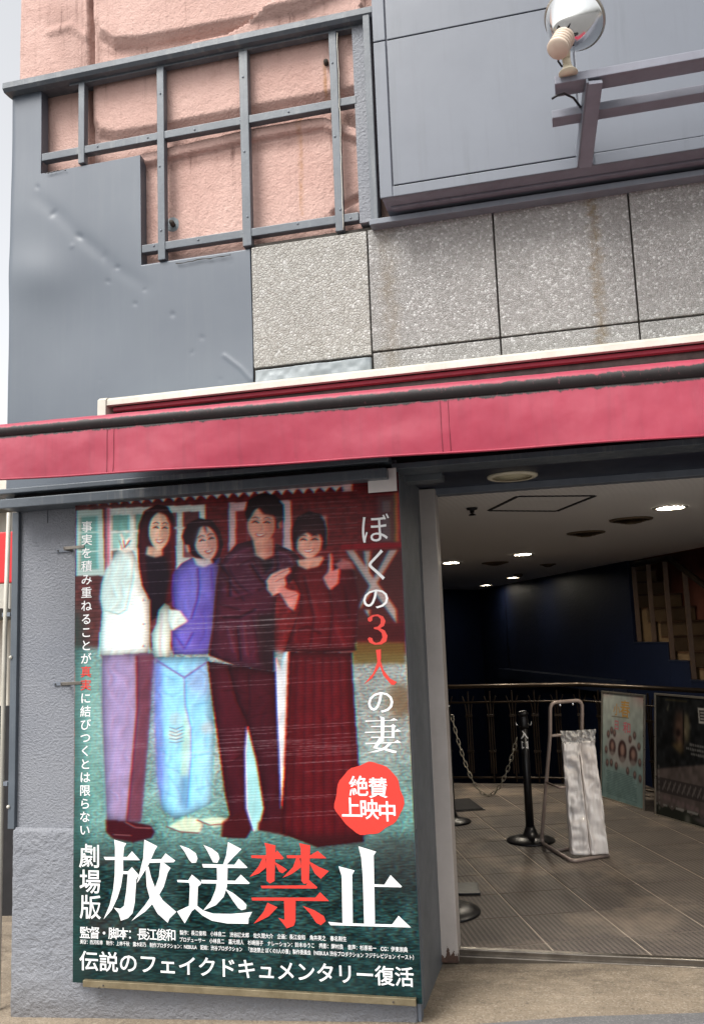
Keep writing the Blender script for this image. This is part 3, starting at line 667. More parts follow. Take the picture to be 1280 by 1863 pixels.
# ================================================================== AWNING
def awning():
    aw = thing('awning', 'faded red roll-out awning with mouldy black front bar and hanging valance', 'awning', (-2.1, 3.6, 2.6))
    XA, XZ = -2.62, 1.75
    Y1 = 3.20
    pl, pr = [PY(0, y, Y1) for y in (769, 800, 873)], [PY(1280, y, Y1) for y in (648, 692, 793)]
    def zline(k, X): return pl[k][2] + (pr[k][2]-pl[k][2])*(X-pl[k][0])/(pr[k][0]-pl[k][0])
    # case: white hood with an end cap
    zc = ZZ(700, 668, 3.58); xe = XX(190, 735, 3.56)
    def extrude(name, prof, x0, x1, mat, smooth=False):
        bm = bmesh.new(); A = [bm.verts.new((0, y, z)) for y, z in prof]; B = [bm.verts.new((x1-x0, y, z)) for y, z in prof]; n = len(prof)
        for i in range(n): bm.faces.new((A[i], A[(i+1) % n], B[(i+1) % n], B[i]))
        bm.faces.new(A[::-1]); bm.faces.new(B); bmesh.ops.recalc_face_normals(bm, faces=bm.faces)
        return link(name, mesh_bm(bm, MAT[mat], smooth, name), aw, rel(aw, x0, 0, 0))
    extrude('case_hood', [(3.735, zc), (3.60, zc), (3.572, zc-.006), (3.56, zc-.018), (3.558, zc-.042), (3.575, zc-.045), (3.58, zc-.03), (3.61, zc-.018), (3.735, zc-.018)], xe+.012, XZ, 'white_case')
    extrude('case_end_cap', [(3.735, zc+.004), (3.60, zc+.004), (3.570, zc-.003), (3.553, zc-.016), (3.550, zc-.10), (3.60, zc-.15), (3.735, zc-.15)], xe-.03, xe+.011, 'white_case')
    extrude('cloth_roll', [(3.66+.047*math.cos(a), zc-.078+.047*math.sin(a)) for a in np.linspace(0, 2*math.pi, 21)[:-1]], xe+.03, XZ, 'awning_dark', True)  # roll's colour stands in for the dark gap under the hood
    extrude('case_tray', [(3.735, zc-.135), (3.60, zc-.135), (3.592, zc-.128), (3.60, zc-.125), (3.735, zc-.125)], xe+.02, XZ, 'awning_dark')
    extrude('inner_channel', [(3.61, zc-.055), (3.60, zc-.047), (3.588, zc-.047), (3.588, zc-.062), (3.604, zc-.066)], xe+.03, XZ, 'awning', False)
    # cloth from the roll to the bar
    nx, nt = 120, 8; bm = bmesh.new(); R = []
    for i in range(nx+1):
        X = xe+.03 + (XZ-xe-.03)*i/nx; z1 = zline(0, X)-.010
        R.append([bm.verts.new((X+2.1, 3.615+(Y1+.03-3.615)*k/nt-3.6, zc-.128+(z1-zc+.128)*k/nt - .010*math.sin(math.pi*k/nt)-2.6)) for k in range(nt+1)])
    for A, B in zip(R, R[1:]):
        for k in range(nt): bm.faces.new((A[k], A[k+1], B[k+1], B[k]))
    link('cloth', mesh_bm(bm, MAT['awning'], True, 'cloth'), aw, (0, 0, 0))
    # front bar wrapped in cloth, mould on its underside
    nx = 420; ang = np.linspace(math.radians(150), math.radians(-165), 22); bm = bmesh.new(); lay = bm.verts.layers.float.new('grime'); R = []
    for i in range(nx+1):
        X = XA + (XZ-XA)*i/nx; zt, zb = zline(0, X), zline(1, X)+.012; cz, rr = (zt+zb)/2, (zt-zb)/2
        row = []
        wob = .0012*(mnoise.noise(Vector((X*9, 0, 0))))
        for a in ang:
            v = bm.verts.new((X+2.1, Y1+.03-(rr*.95+wob)*math.cos(a-math.pi*0)*1.0*1 - 3.6 if False else Y1+.035-.040*math.cos(a)-3.6, cz+(rr+wob)*math.sin(a)-2.6))
            v[lay] = float(np.clip(.5+(math.radians(14)-a)/1.5, 0, 1)) if a > -math.pi else 1.0; row.append(v)
        R.append(row)
    for A, B in zip(R, R[1:]):
        for k in range(len(ang)-1): bm.faces.new((A[k], A[k+1], B[k+1], B[k]))
    link('front_bar', mesh_bm(bm, MAT['awning_grimy'], True, 'front_bar'), aw, (0, 0, 0))
    # valance
    xs = np.linspace(XA, XZ, 420); bm = bmesh.new(); lay = bm.verts.layers.float.new('grime'); R = []; nt = 30
    for X in xs:
        zt, zb = zline(1, X)+.016, zline(2, X); row = []
        for k in range(nt+1):
            t = k/nt; w = .012*math.sin(X*2.3+.6)*t + .006*math.sin(X*7.1)*t*t + .004*mnoise.noise(Vector((X*11, t*2, 7)))*math.sin(math.pi*min(1, t)) + .010*mnoise.noise(Vector((X*2.2, t*1.2, 3)))*t + (.02*t*(1-t) if X < -1.9 else .008*t*(1-t))
            row.append(bm.verts.new((X+2.1, Y1+.012-w-3.6, zt+(zb-zt)*t-2.6 + (.003*math.sin(X*5.3) if k == nt else 0)))); row[-1][lay] = float(np.interp(t, [0, .04, .10, .2, 1], [.62, .5, .28, .1, .0]))
        R.append(row)
    for A, B in zip(R, R[1:]):
        for k in range(nt): bm.faces.new((A[k], A[k+1], B[k+1], B[k]))
    va = link('valance', mesh_bm(bm, MAT['awning_grimy'], True, 'valance'), aw, (0, 0, 0))
    sm = va.modifiers.new('thickness', 'SOLIDIFY'); sm.thickness = .003
    # hem roll along the bottom
    pts = [(X, Y1+.012-(.012*math.sin(X*2.3+.6)+.006*math.sin(X*7.1)+.010*mnoise.noise(Vector((X*2.2, 1.2, 3)))), zline(2, X)+.001) for X in np.linspace(XA, XZ, 130)]
    tube('hem', aw, pts, .005, 'awning', 6)
    # sewn seams
    for px, py0, py1 in ((193, 800, 866), (800, 750, 836)):
        for dx in (0, .03):
            rows = []
            p = [PY(px, py0, Y1), PY(px+2, py1, Y1)]; X = p[0][0]+dx
            z0, z1 = zline(1, X)+.008, zline(2, X)+.004
            pts = [(X, Y1+.0095-(.012*math.sin(X*2.3+.6)*t+.006*math.sin(X*7.1)*t*t+.010*mnoise.noise(Vector((X*2.2, t*1.2, 3)))*t+(.02*t*(1-t) if X < -1.9 else .008*t*(1-t))), z0+(z1-z0)*t) for t in np.linspace(0, 1, 9)]
            tube('seam', va, [Vector(q)-Vector(aw.location) for q in pts], .0009, 'seam', 5)
    # folding arms
    for X in (-1.75, .95):
        zt = zline(1, X)+.02
        tube('folding_arm', aw, [(X, 3.70, zc-.09), (X+.42, 3.46, zc-.135), (X+.05, Y1+.05, zt)], .013, 'awning_dark', 8)
awning()

# ================================================================== LIGHT BRACKET + FLOODLIGHT
def bracket():
    br = thing('light_bracket', 'grey twin rail bracket carrying the floodlight off the panelled box', 'bracket', (.2, YB, 3.45))
    zu, zl = 3.582, 3.530
    xu, xl_ = PZ(1009, 166, zu)[0], PZ(1004, 224, zl)[0]
    box('rail', br, xu, XR, 3.185, 3.272, zu, zu+.034, 'panel_under', .003)
    box('rail', br, xl_, XR, 3.325, 3.392, zl, zl+.034, 'panel_under', .003)
    for X0, X1 in ((.180, .222), (1.38, 1.42)):
        a, b = Vector((X0, YB-.002, ZB+.012)), Vector((X1, 3.19, zu-.004)); d = (b-a)
        obox('arm', br, (a+b)/2 - Vector((0, 0, .012)), d, (d.length/2, .026, .010), 'panel_under', .002)
        obox('arm_web', br, (a+b)/2 + Vector((-.030, 0, .014)), d, (d.length/2, .004, .034), 'panel', .001)
        box('foot_plate', br, X0-.034, X0+.034, YB-.012, YB-.002, ZB-.002, ZB+.10, 'panel', .002)
    # lamp lead
    p = [PY(1003, 180, 3.24), PY(1012, 174, 3.24), PY(1025, 170, 3.23), PY(1042, 178, 3.26), PY(1050, 188, 3.30), PY(1056, 196, 3.33)]
    tube('cable', br, [tuple(q) for q in p], .0045, 'black', 8)
    # ---- floodlight, aimed up at the panels
    base = PY(1033, 134, 3.165); base[2] = zu+.022
    fl = thing('floodlight', 'chrome reflector floodlight on beige ribbed holder and cream swivel foot', 'floodlight', tuple(float(v) for v in base))
    lathe('foot', fl, [(.036, 0), (.034, .004), (.022, .016), (.016, .03)], base, 'cream_plastic', 24)
    k = base + np.array([-.006, -.004, .075])
    tube('stem', fl, [tuple(base+np.array([0, 0, .022])), tuple(base+np.array([-.003, -.002, .05])), tuple(k)], [.016, .015, .018], 'cream_plastic', 14)
    sc = PY(1019, 80, 3.10); rim = PY(1053, 22, 3.20)
    ax = Vector(rim-sc).normalized()
    lathe('knuckle', fl, [(.005, -.022), (.022, -.020), (.022, .020), (.005, .022)], tuple((Vector(k)*.75+Vector(sc)*.25)), 'cream_plastic', 18, (1, .1, 0))
    prof = [(.004, -.040), (.035, -.040), (.039, -.035)]
    for i in range(5): z = -.034+.016*i; prof += [(.041, z), (.041, z+.009), (.035, z+.010), (.035, z+.0155)]
    prof += [(.036, .05), (.028, .056)]
    lathe('lamp_holder', fl, prof, tuple(sc), 'beige_plastic', 36, ax)
    # mirror-coated bowl, narrow end in the holder
    L = .17; bp = [(.022, .045), (.030, .055)] + [(.030+.082*math.sqrt(t), .055+L*.62*t) for t in np.linspace(.05, 1, 14)] + [(.1135, .166), (.1135, .172), (.108, .176), (.05, .190), (.002, .194)]
    lathe('reflector_bowl', fl, bp, tuple(sc), 'chrome', 56, ax)
    q = Vector(sc)+ax*.16
    rp = []; u = ax.orthogonal().normalized(); w = ax.cross(u)
    lathe('rim_ring', fl, [(.110, .160), (.117, .162), (.117, .172), (.110, .174)], tuple(sc), 'frame_metal', 56, ax, cap=False)
    for a in range(6):
        d = (u*math.cos(a*math.pi/3)+w*math.sin(a*math.pi/3)); c = Vector(sc)+ax*.056+d*.036
        tube('spring_clip', fl, [tuple(c-ax*.012), tuple(c+d*.010), tuple(c+ax*.016+d*.008)], .0035, 'black', 6)
    tube('lead', fl, [tuple(k+np.array([-.018, -.01, -.005])), tuple(k+np.array([-.028, -.012, -.03])), tuple(base+np.array([-.02, 0, .03]))], .004, 'black', 8)
bracket()

# ================================================================== FILM POSTER
YQ = 3.672
QX0, QX1 = (XX(139, 920, YQ)+XX(131, 1785, YQ))/2, (XX(724, 900, YQ)+XX(769, 1815, YQ))/2
QZ0, QZ1 = (ZZ(131, 1786, YQ)+ZZ(768, 1828, YQ))/2, ZZ(139, 914, YQ)+.02

class Painter:
    """flat print: colours (display values 0..255) on a grid, addressed by photo pixels"""
    def __init__(s, xs, zs, topx):
        s.X, s.Z = np.meshgrid(xs, zs); s.px, s.py = topx(s.X, s.Z); s.img = np.zeros(s.X.shape+(3,)); s.step = abs(s.px[0, 1]-s.px[0, 0])
    def blur(s, m, r):
        r = r/s.step
        if r < .35: return m
        n = int(math.ceil(r*2.5)); k = np.exp(-.5*(np.arange(-n, n+1)/r)**2); k /= k.sum()
        p = np.pad(m, ((0, 0), (n, n)), mode='edge'); m = sum(k[i]*p[:, i:i+m.shape[1]] for i in range(2*n+1))
        p = np.pad(m, ((n, n), (0, 0)), mode='edge'); return sum(k[i]*p[i:i+m.shape[0], :] for i in range(2*n+1))
    def apply(s, m, c, alpha=1.0):
        s.img += (np.array(c, float)-s.img)*(m*alpha)[..., None]
    def window(s, x0, x1, y0, y1):
        k = (s.px > x0) & (s.px < x1) & (s.py > y0) & (s.py < y1)
        r = np.where(k.any(1))[0]; c = np.where(k.any(0))[0]
        if not len(r) or not len(c): return None
        return slice(r[0], r[-1]+1), slice(c[0], c[-1]+1)
    def poly(s, pts, c, soft=.9, alpha=1.0, shade=0.0):
        P = np.array(pts, float); m_ = soft*3+3; w = s.window(P[:, 0].min()-m_, P[:, 0].max()+m_, P[:, 1].min()-m_, P[:, 1].max()+m_)
        if w is None: return
        m0 = inpoly(s.px[w], s.py[w], pts).astype(float); m = s.blur(m0, soft); cc = np.array(c, float)
        if shade:
            bl = s.blur(m0, 9.0); cc = cc*(1.12-shade*2*(1-bl))[..., None]
        s.img[w] += (cc-s.img[w])*(m*alpha)[..., None]
    def ell(s, x, y, rx, ry, c, soft=.9, alpha=1.0, rot=0):
        t = np.linspace(0, 2*math.pi, 29)[:-1]; cr, sr = math.cos(rot), math.sin(rot)
        s.poly([(x+rx*math.cos(a)*cr-ry*math.sin(a)*sr, y+rx*math.cos(a)*sr+ry*math.sin(a)*cr) for a in t], c, soft, alpha)
    def line(s, pts, wd, c, soft=.6, alpha=1.0):
        P = np.array(pts, float); m_ = wd+soft*3+2; w = s.window(P[:, 0].min()-m_, P[:, 0].max()+m_, P[:, 1].min()-m_, P[:, 1].max()+m_)
        if w is None: return
        d = segdist(s.px[w], s.py[w], pts); m = 1-sst(d, wd/2-soft, wd/2+soft); s.img[w] += (np.array(c, float)-s.img[w])*(m*alpha)[..., None]
    def linear(s):
        v = np.clip(s.img, 0, 255)/255; return np.where(v <= .04045, v/12.92, ((v+.055)/1.055)**2.4)

cA = lambda L: [(130+x*.2578, 870+y*.2578) for x, y in L]
cB = lambda L: [(400+x*.28125, 870+y*.28125) for x, y in L]
cC = lambda L: [(130+x*.2578, 1180+y*.2578) for x, y in L]
cD = lambda L: [(400+x*.2969, 1180+y*.2969) for x, y in L]
cE = lambda L: [(130+x*.2578, 1510+y*.2578) for x, y in L]
cG = lambda L: [(440+x*.28125, 1510+y*.28125) for x, y in L]
def rect(x0, y0, x1, y1, sl=-.06): return [(x0, y0), (x1, y0+sl*(x1-x0)), (x1, y1+sl*(x1-x0)), (x0, y1)]

def face(p, x, y, rx, ry, tilt, skin, mouth_dx=0.0, turn=0.0):
    """a plain smiling face, soft and low in detail"""
    ct, st = math.cos(tilt), math.sin(tilt)
    T = lambda u, v: (x+(u*rx)*ct-(v*ry)*st, y+(u*rx)*st+(v*ry)*ct)
    sk = np.array(skin, float)*.97; sh = sk*np.array([.74, .62, .6])
    t = np.linspace(0, 2*math.pi, 33)[:-1]
    p.poly([T(math.cos(a)*(1.0-.16*max(0, math.sin(a))**2), math.sin(a)) for a in t], sk, 1.0)
    p.poly([T(.35-turn, -.7), T(1.0, -.5), T(.95, .3), T(.55, .95), T(.3, .6)], sh, 4, .55)
    p.poly([T(-.98, -.3), T(-.75, -.3), T(-.7, .4), T(-.5, .85), T(-.85, .5)], sh, 3, .4)
    p.ell(*T(-.1+turn, -.45), rx*.5, ry*.2, sk*1.06, 3, .5)
    for e in (-.40, .42):
        p.line([T(e-.22+turn, -.38), T(e+turn, -.45), T(e+.22+turn, -.38)], 1.6, (60, 30, 30), .6, .85)
        p.line([T(e-.18+turn, -.15), T(e+turn, -.21), T(e+.19+turn, -.14)], 2.4, (34, 14, 18), .6, 1.0); p.ell(*T(e+turn, -.26), rx*.26, ry*.07, sh, 1.5, .45)
        p.ell(*T(e+turn, .22), rx*.22, ry*.13, (232, 150, 138), 2.5, .4)
    p.line([T(.06+turn, -.05), T(.12+turn, .22), T(-.02+turn, .27)], 1.4, sh, .8, .7)
    p.poly([T(-.38+turn, .42), T(.0+turn, .47), T(.42+turn, .40), T(.25+turn, .60), T(0+turn, .66), T(-.24+turn, .60)], (150, 58, 58), .8, .9)
    p.poly([T(-.30+turn, .46), T(.0+turn, .50), T(.34+turn, .44), T(.2+turn, .55), T(0+turn, .59), T(-.2+turn, .56)], (246, 236, 228), .6, .95)

def paint_poster(p):
    px, py = p.px, p.py; n1 = vnoise(px/100, py/100, 14, 21); n2 = vnoise(px/100, py/100, 45, 22); n3 = vnoise(px/300, py/100, 40, 23); nb = vnoise(px/100, py/100, 3, 24)
    L = sst(px, 420, 180)                                         # teal cast towards the left of the print
    # timber siding
    base = np.array([100, 30, 34])*(1-L[..., None]) + np.array([96, 58, 58])*L[..., None]
    v = (py+.06*px) % 7.5; base = base*(.86+.22*sst(v, 0, 2.5)-.10*sst(v, 6, 7.5))[..., None]
    p.img[:] = base*(.85+.3*n1[..., None])
    # ground: pale gravel fading down to dark teal water-like bands
    gy = 1176+ .02*(px-400)
    g = sst(py, gy, gy+14)
    top = np.array([150, 176, 172])*L[..., None]+np.array([158, 162, 158])*(1-L[..., None])
    mid = np.array([118, 158, 152]); bot = np.array([38, 62, 62])
    t1 = sst(py, 1320, 1500)[..., None]; t2 = sst(py, 1490, 1600)[..., None]
    gc = (top*(1-t1)+mid*t1)*(1-t2)+bot*t2
    gc = gc*(.74+.36*n2+.22*(n3-.5))[..., None] + (nb[..., None]-.5)*30
    streak = (vnoise(px/400, py/100, 60, 31)-.45)[..., None]*np.array([34, 62, 58])*t2*1.2; gc = gc+np.clip(streak, -14, 60)
    br = (sst(px, 330, 150)*sst(py, 1530, 1580)*sst(nb, .3, .65))[..., None]; gc = gc*(1-br*.55)+np.array([58, 46, 44])*br*.55
    brr = (sst(px, 600, 720)*sst(py, 1500, 1540)*(1-sst(py, 1590, 1680)))[..., None]; gc = gc*(1-brr*.5)+np.array([58, 48, 48])*brr*.5
    p.apply(g, 0); p.img += gc*g[..., None]
    # grass and path at the right
    p.poly(cB([(860, 1060), (1200, 1055), (1205, 1200), (860, 1200)]), (104, 84, 44), 2.5, .9)
    p.poly(cB([(830, 940), (1195, 940), (1200, 1060), (830, 1050)]), (66, 28, 30), 2, .8)
    p.ell(728, 1275, 22, 32, (108, 84, 60), 6, .75)
    # dark strip and glow at the left edge
    p.apply((1-sst(px, 134, 176))*sst(py, 1080, 1140)*.7, (44, 74, 70)); 
    p.poly(cC([(60, 60), (220, 40), (225, 1150), (120, 1180), (70, 700)]), (120, 168, 158), 14, .55)
    # windows
    W, P_ = (190, 214, 208), (112, 160, 152)
    p.poly(cA([(38, 225), (225, 220), (238, 688), (36, 690)]), W, 1, .92); p.poly(cA([(62, 275), (180, 268), (186, 640), (60, 645)]), P_, 1.5, .95)
    for yy in (385, 520): p.line(cA([(55, yy), (190, yy-4)]), 2.4, W, .8, .9)
    p.poly(cA([(250, 212), (945, 186), (950, 640), (250, 690)]), (214, 222, 216), 1, .96)
    p.poly(cA([(244, 212), (272, 211), (275, 680), (246, 690)]), (206, 92, 110), 1.5, .8)
    for (x0, y0, x1, y1, c) in ((285, 262, 405, 372, P_), (285, 388, 405, 496, (150, 190, 182)), (285, 512, 400, 630, (104, 110, 104)), (446, 256, 530, 364, P_), (446, 380, 530, 490, (150, 190, 182)), (690, 245, 745, 345, (120, 60, 62)), (690, 362, 745, 480, (132, 70, 72)), (790, 238, 905, 345, (92, 46, 50)), (690, 500, 740, 620, (140, 80, 84)), (790, 360, 905, 560, (120, 72, 78))):
        p.poly(cA([(x0, y0), (x1, y0-4), (x1, y1-4), (x0, y1)]), c, 1, .95)
    p.poly(cB([(58, 158), (462, 142), (468, 480), (58, 480)]), (212, 176, 178), 1, .95); p.poly(cB([(104, 212), (180, 208), (180, 470), (106, 470)]), (110, 26, 32), 1.2, .97); p.poly(cB([(180, 200), (408, 195), (412, 470), (180, 470)]), (100, 24, 30), 1.2, .9)
    p.poly(cB([(645, 245), (690, 242), (695, 425), (650, 425)]), (186, 140, 142), 1, .8); p.poly(cB([(655, 275), (678, 274), (680, 390), (658, 390)]), (104, 24, 30), 1, .9)
    # porch at the right
    p.poly(cB([(1020, 118), (1150, 108), (1165, 420), (1025, 420)]), (92, 60, 62), 2, .9)
    p.poly(cB([(1050, 150), (1105, 146), (1108, 215), (1052, 218)]), (112, 96, 98), 1.2, .8); p.poly(cB([(1050, 240), (1106, 236), (1110, 400), (1054, 402)]), (104, 90, 92), 1.2, .8)
    p.poly(cB([(1124, 92), (1150, 90), (1156, 412), (1130, 414)]), (172, 96, 56), 1.2, .9)
    p.poly(cB([(775, 430), (1180, 414), (1182, 446), (775, 462)]), (132, 20, 34), 1, .95)
    p.poly(cB([(820, 480), (1190, 460), (1195, 930), (840, 940)]), (74, 42, 42), 3, .85)
    for q in ([(815, 468), (868, 466), (1140, 850), (1142, 938), (985, 720)], [(1092, 466), (1150, 464), (985, 730), (905, 850), (905, 815)], [(930, 470), (975, 468), (965, 620), (950, 640)], [(935, 850), (970, 850), (965, 900)]):
        p.poly(cB(q), (176, 156, 152), 1.3, .92)
    # bunting
    p.apply((1-sst(py, 896-(px-139)*.045, 902-(px-139)*.045))*.85, (86, 38, 40))
    for i in range(26):
        x = 160+19.6*i; y = 917-(x-160)*.060
        if x > 648: break
        a = .35+.65*min(1, i/4)
        p.poly([(x-9, y-5.5), (x+9.5, y-6.5), (x+.5, y+4.6)], (232, 214, 212), .7, a)
    p.line([(160, 912), (640, 883)], 3, (226, 196, 194), 1, .8); p.poly([(622, 881), (641, 880), (641, 893), (624, 894)], (226, 186, 186), 1, .9)
    # ---------------- figure in the white jacket
    p.poly(cC([(210, 30), (590, 30), (565, 300), (548, 600), (522, 900), (494, 1222), (400, 1228), (246, 1216), (228, 800), (212, 400)]), (140, 122, 152), .7, 1.0, .42)
    p.poly(cC([(455, 40), (592, 40), (545, 600), (512, 1000), (494, 1215), (395, 1220), (430, 850), (468, 500), (465, 250)]), (104, 56, 70), 3, .9)
    p.poly(cC([(300, 60), (380, 60), (370, 900), (330, 1150), (300, 700)]), (160, 146, 186), 8, .7); p.line(cC([(468, 60), (470, 420), (432, 860), (398, 1210)]), 4, (92, 34, 52), 2, .8)
    p.line(cC([(214, 60), (214, 420), (230, 800), (248, 1210)]), 3, (120, 160, 166), 1.5, .8)
    p.poly(cC([(245, 1208), (430, 1222), (560, 1248), (592, 1290), (572, 1335), (440, 1368), (300, 1342), (250, 1300)]), (66, 20, 30), 1.3); p.line(cC([(380, 1225), (450, 1262), (560, 1268)]), 2.5, (150, 96, 96), 1.2, .7); p.line(cC([(300, 1312), (420, 1320)]), 2, (150, 110, 110), 1, .6)
    p.poly(cA([(470, 480), (478, 330), (515, 232), (600, 186), (682, 200), (722, 280), (734, 500), (738, 660), (700, 870), (655, 900), (600, 980), (552, 1010), (500, 780), (478, 650)]), (56, 18, 26), .8, 1.0, .3)
    p.poly(cA([(500, 560), (560, 530), (660, 560), (690, 700), (650, 880), (600, 960), (556, 1000), (545, 850), (505, 760)]), (34, 20, 34), 2, .95)
    p.poly(cA([(690, 330), (725, 330), (738, 660), (700, 870), (665, 880), (700, 650)]), (112, 20, 34), 3, .8); p.poly(cA([(480, 400), (515, 330), (520, 620), (540, 800), (500, 740)]), (92, 26, 34), 3, .6)
    p.poly(cA([(535, 480), (640, 490), (645, 545), (590, 560), (525, 540)]), (214, 172, 150), 1.6)
    face(p, 130+622*.2578, 870+372*.2578, 19.5, 35, .04, (238, 204, 180), 0, .06)
    p.poly(cA([(520, 250), (600, 215), (690, 250), (700, 330), (670, 262), (610, 240), (545, 290), (535, 420), (512, 420)]), (60, 20, 28), 1.6, .9)
    J = (230, 236, 231)
    p.poly(cA([(310, 520), (370, 500), (440, 515), (482, 640), (502, 760), (548, 850), (552, 1000), (547, 1230), (340, 1246), (198, 1252), (205, 1100), (220, 930), (203, 850), (213, 750), (240, 650), (290, 590)]), J, .7, 1.0, .42)
    p.poly(cA([(300, 560), (400, 540), (440, 700), (380, 930), (240, 960), (210, 850), (240, 660)]), (208, 230, 226), 4, .8); p.line(cA([(440, 560), (430, 720), (385, 930), (330, 960), (225, 930)]), 3, (170, 200, 196), 2, .8)
    p.line(cA([(552, 860), (552, 1230)]), 3, (150, 190, 186), 1.5, .8); p.line(cA([(205, 1090), (200, 1250)]), 3, (160, 206, 202), 1.5, .8)
    for yy in (860, 1030, 1185): p.ell(130+512*.2578, 870+yy*.2578, 1.4, 2.2, (120, 90, 100), .6, .8)
    p.line(cA([(430, 960), (425, 1230)]), 2, (206, 214, 208), 1.5, .6)
    p.poly(cA([(615, 930), (660, 880), (700, 905), (708, 1080), (700, 1276), (582, 1262), (566, 1100), (600, 1030)]), (212, 222, 212), .7, 1.0, .42); p.line(cA([(640, 960), (625, 1250)]), 5, (196, 168, 170), 3, .6)
    p.poly(cA([(330, 510), (350, 440), (335, 395), (350, 390), (372, 440), (400, 415), (412, 425), (395, 470), (420, 515), (370, 525)]), (238, 226, 214), 1, .95); p.line(cA([(372, 440), (378, 490), (415, 440)]), 2.2, (84, 50, 56), .8, .8); p.line(cA([(345, 440), (362, 500)]), 1.8, (110, 74, 76), .8, .7)
    # ---------------- figure in the blue knit
    p.poly(cC([(600, 60), (965, 60), (1000, 420), (1008, 640), (995, 900), (988, 1090), (870, 1155), (730, 1204), (640, 1130), (606, 900), (588, 500), (590, 200)]), (132, 180, 204), .7, 1.0, .42)
    p.poly(cC([(588, 90), (640, 100), (640, 500), (660, 900), (640, 1120), (608, 900), (588, 400)]), (124, 120, 206), 5, .75); p.poly(cC([(800, 190), (900, 120), (970, 80), (985, 330), (840, 330)]), (150, 160, 206), 8, .6)
    p.poly(cC([(795, 380), (850, 600), (822, 900), (768, 905), (785, 600)]), (178, 204, 192), 2.5, .9); p.line(cC([(800, 210), (806, 400), (845, 560), (846, 760), (815, 1120)]), 3, (104, 130, 176), 2, .8); p.line(cC([(600, 80), (800, 205), (960, 95)]), 3.5, (112, 92, 150), 2, .8)
    p.ell(*cC([(735, 500)])[0], 12, 13, (172, 198, 206), 2, .8); p.ell(*cC([(730, 610)])[0], 13, 11, (196, 206, 200), 2.5, .8); p.ell(*cC([(950, 560)])[0], 11, 11, (190, 186, 184), 3, .6)
    for k in range(5): p.line(cC([(695, 555+k*26), (740, 570+k*24), (790, 548+k*26)]), 1.6, (88, 92, 104), .8, .7)
    p.line(cC([(690, 900), (760, 1000), (800, 1090)]), 4, (120, 170, 206), 3, .7); p.line(cC([(880, 900), (900, 1010), (960, 1070)]), 4, (124, 172, 206), 3, .7); p.poly(cC([(880, 700), (980, 660), (985, 1080), (900, 1120)]), (164, 212, 230), 7, .6)
    for q in ([(640, 300), (700, 330)], [(620, 700), (690, 760)], [(660, 820), (760, 870)], [(860, 400), (960, 380)], [(870, 760), (980, 730)], [(650, 1010), (760, 1060)], [(880, 1000), (980, 960)], [(640, 180), (720, 220)]): p.line(cC(q), 4, (104, 152, 190), 3.0, .4)
    p.poly(cC([(770, 905), (822, 900), (835, 1120), (800, 1150), (760, 1100)]), (92, 128, 160), 4, .7)
    for q in ([(676, 1256), (800, 1190), (890, 1200), (925, 1240), (900, 1302), (770, 1294)], [(890, 1210), (990, 1190), (1100, 1196), (1100, 1235), (1000, 1262)]): p.poly(cC(q), (196, 208, 184), 1.3); p.line(cC([q[0], (q[0][0]+90, q[0][1]+36), q[-2]]), 2.4, (120, 60, 62), 1, .8)
    B_ = (112, 98, 180)
    p.poly(cA([(724, 660), (780, 600), (850, 560), (950, 600), (1060, 556), (1034, 700), (1012, 900), (1000, 1060), (968, 1240), (720, 1245), (705, 1080), (820, 1010), (722, 900), (714, 760)]), B_, .7, 1.0, .42)
    p.poly(cA([(850, 640), (960, 640), (950, 800), (870, 950), (830, 1000), (740, 900), (800, 760)]), (128, 120, 204), 7, .8); p.poly(cA([(900, 900), (1000, 880), (990, 1060), (960, 1220), (880, 1200), (840, 1060)]), (98, 80, 162), 5, .8)
    p.line(cA([(895, 640), (900, 760), (890, 860), (850, 990)]), 4, (80, 58, 140), 2, .8); p.line(cA([(726, 680), (716, 780), (726, 900)]), 4, (80, 56, 150), 2, .8); p.line(cA([(990, 640), (1000, 800)]), 4, (84, 58, 146), 2.5, .7); p.line(cA([(720, 1090), (800, 1200), (860, 1090)]), 4, (80, 58, 140), 2.5, .7)
    p.poly(cA([(690, 925), (765, 932), (822, 1010), (712, 1075), (690, 1010)]), (216, 226, 218), 1.2)
    p.poly(cA([(780, 410), (815, 320), (900, 280), (990, 300), (1045, 380), (1064, 470), (1045, 545), (1010, 600), (900, 590), (830, 520), (800, 470)]), (50, 20, 32), .8, 1.0, .3)
    p.poly(cA([(800, 470), (828, 470), (838, 525), (815, 520)]), (226, 176, 164), 1, .9)
    face(p, 130+948*.2578, 870+455*.2578, 21, 32, -.22, (232, 190, 178), 0, .12)
    p.poly(cA([(850, 400), (880, 310), (960, 300), (1000, 350), (950, 330), (955, 400), (930, 335), (905, 350), (880, 440), (858, 500)]), (56, 24, 34), 1.5, .85)
    p.poly(cA([(860, 560), (930, 570), (985, 570), (1000, 600), (930, 628), (880, 612)]), (226, 214, 214), 1.4, .9)
    # ---------------- figure in the plum overshirt
    T = (68, 23, 33)
    p.poly(cC([(962, 90), (1250, 130), (1262, 300), (1250, 560), (1226, 720), (1232, 1100), (1268, 1280), (1236, 1338), (1062, 1332), (1118, 1172), (1086, 1030), (1050, 760), (1000, 400)]), T, .7, 1.0, .42)
    p.poly(cD([(40, 100), (345, 140), (352, 400), (372, 560), (384, 900), (436, 1132), (240, 1112), (268, 980), (232, 750), (170, 470), (100, 330)]), (62, 21, 30), .7, 1.0, .42)
    p.poly(cD([(165, 478), (222, 680), (268, 980), (232, 1112), (200, 1115), (160, 980), (155, 640)]), (158, 204, 206), 1.2, .95); p.line(cD([(165, 480), (152, 640), (160, 980), (202, 1115)]), 2.6, (222, 70, 96), 1, .9)
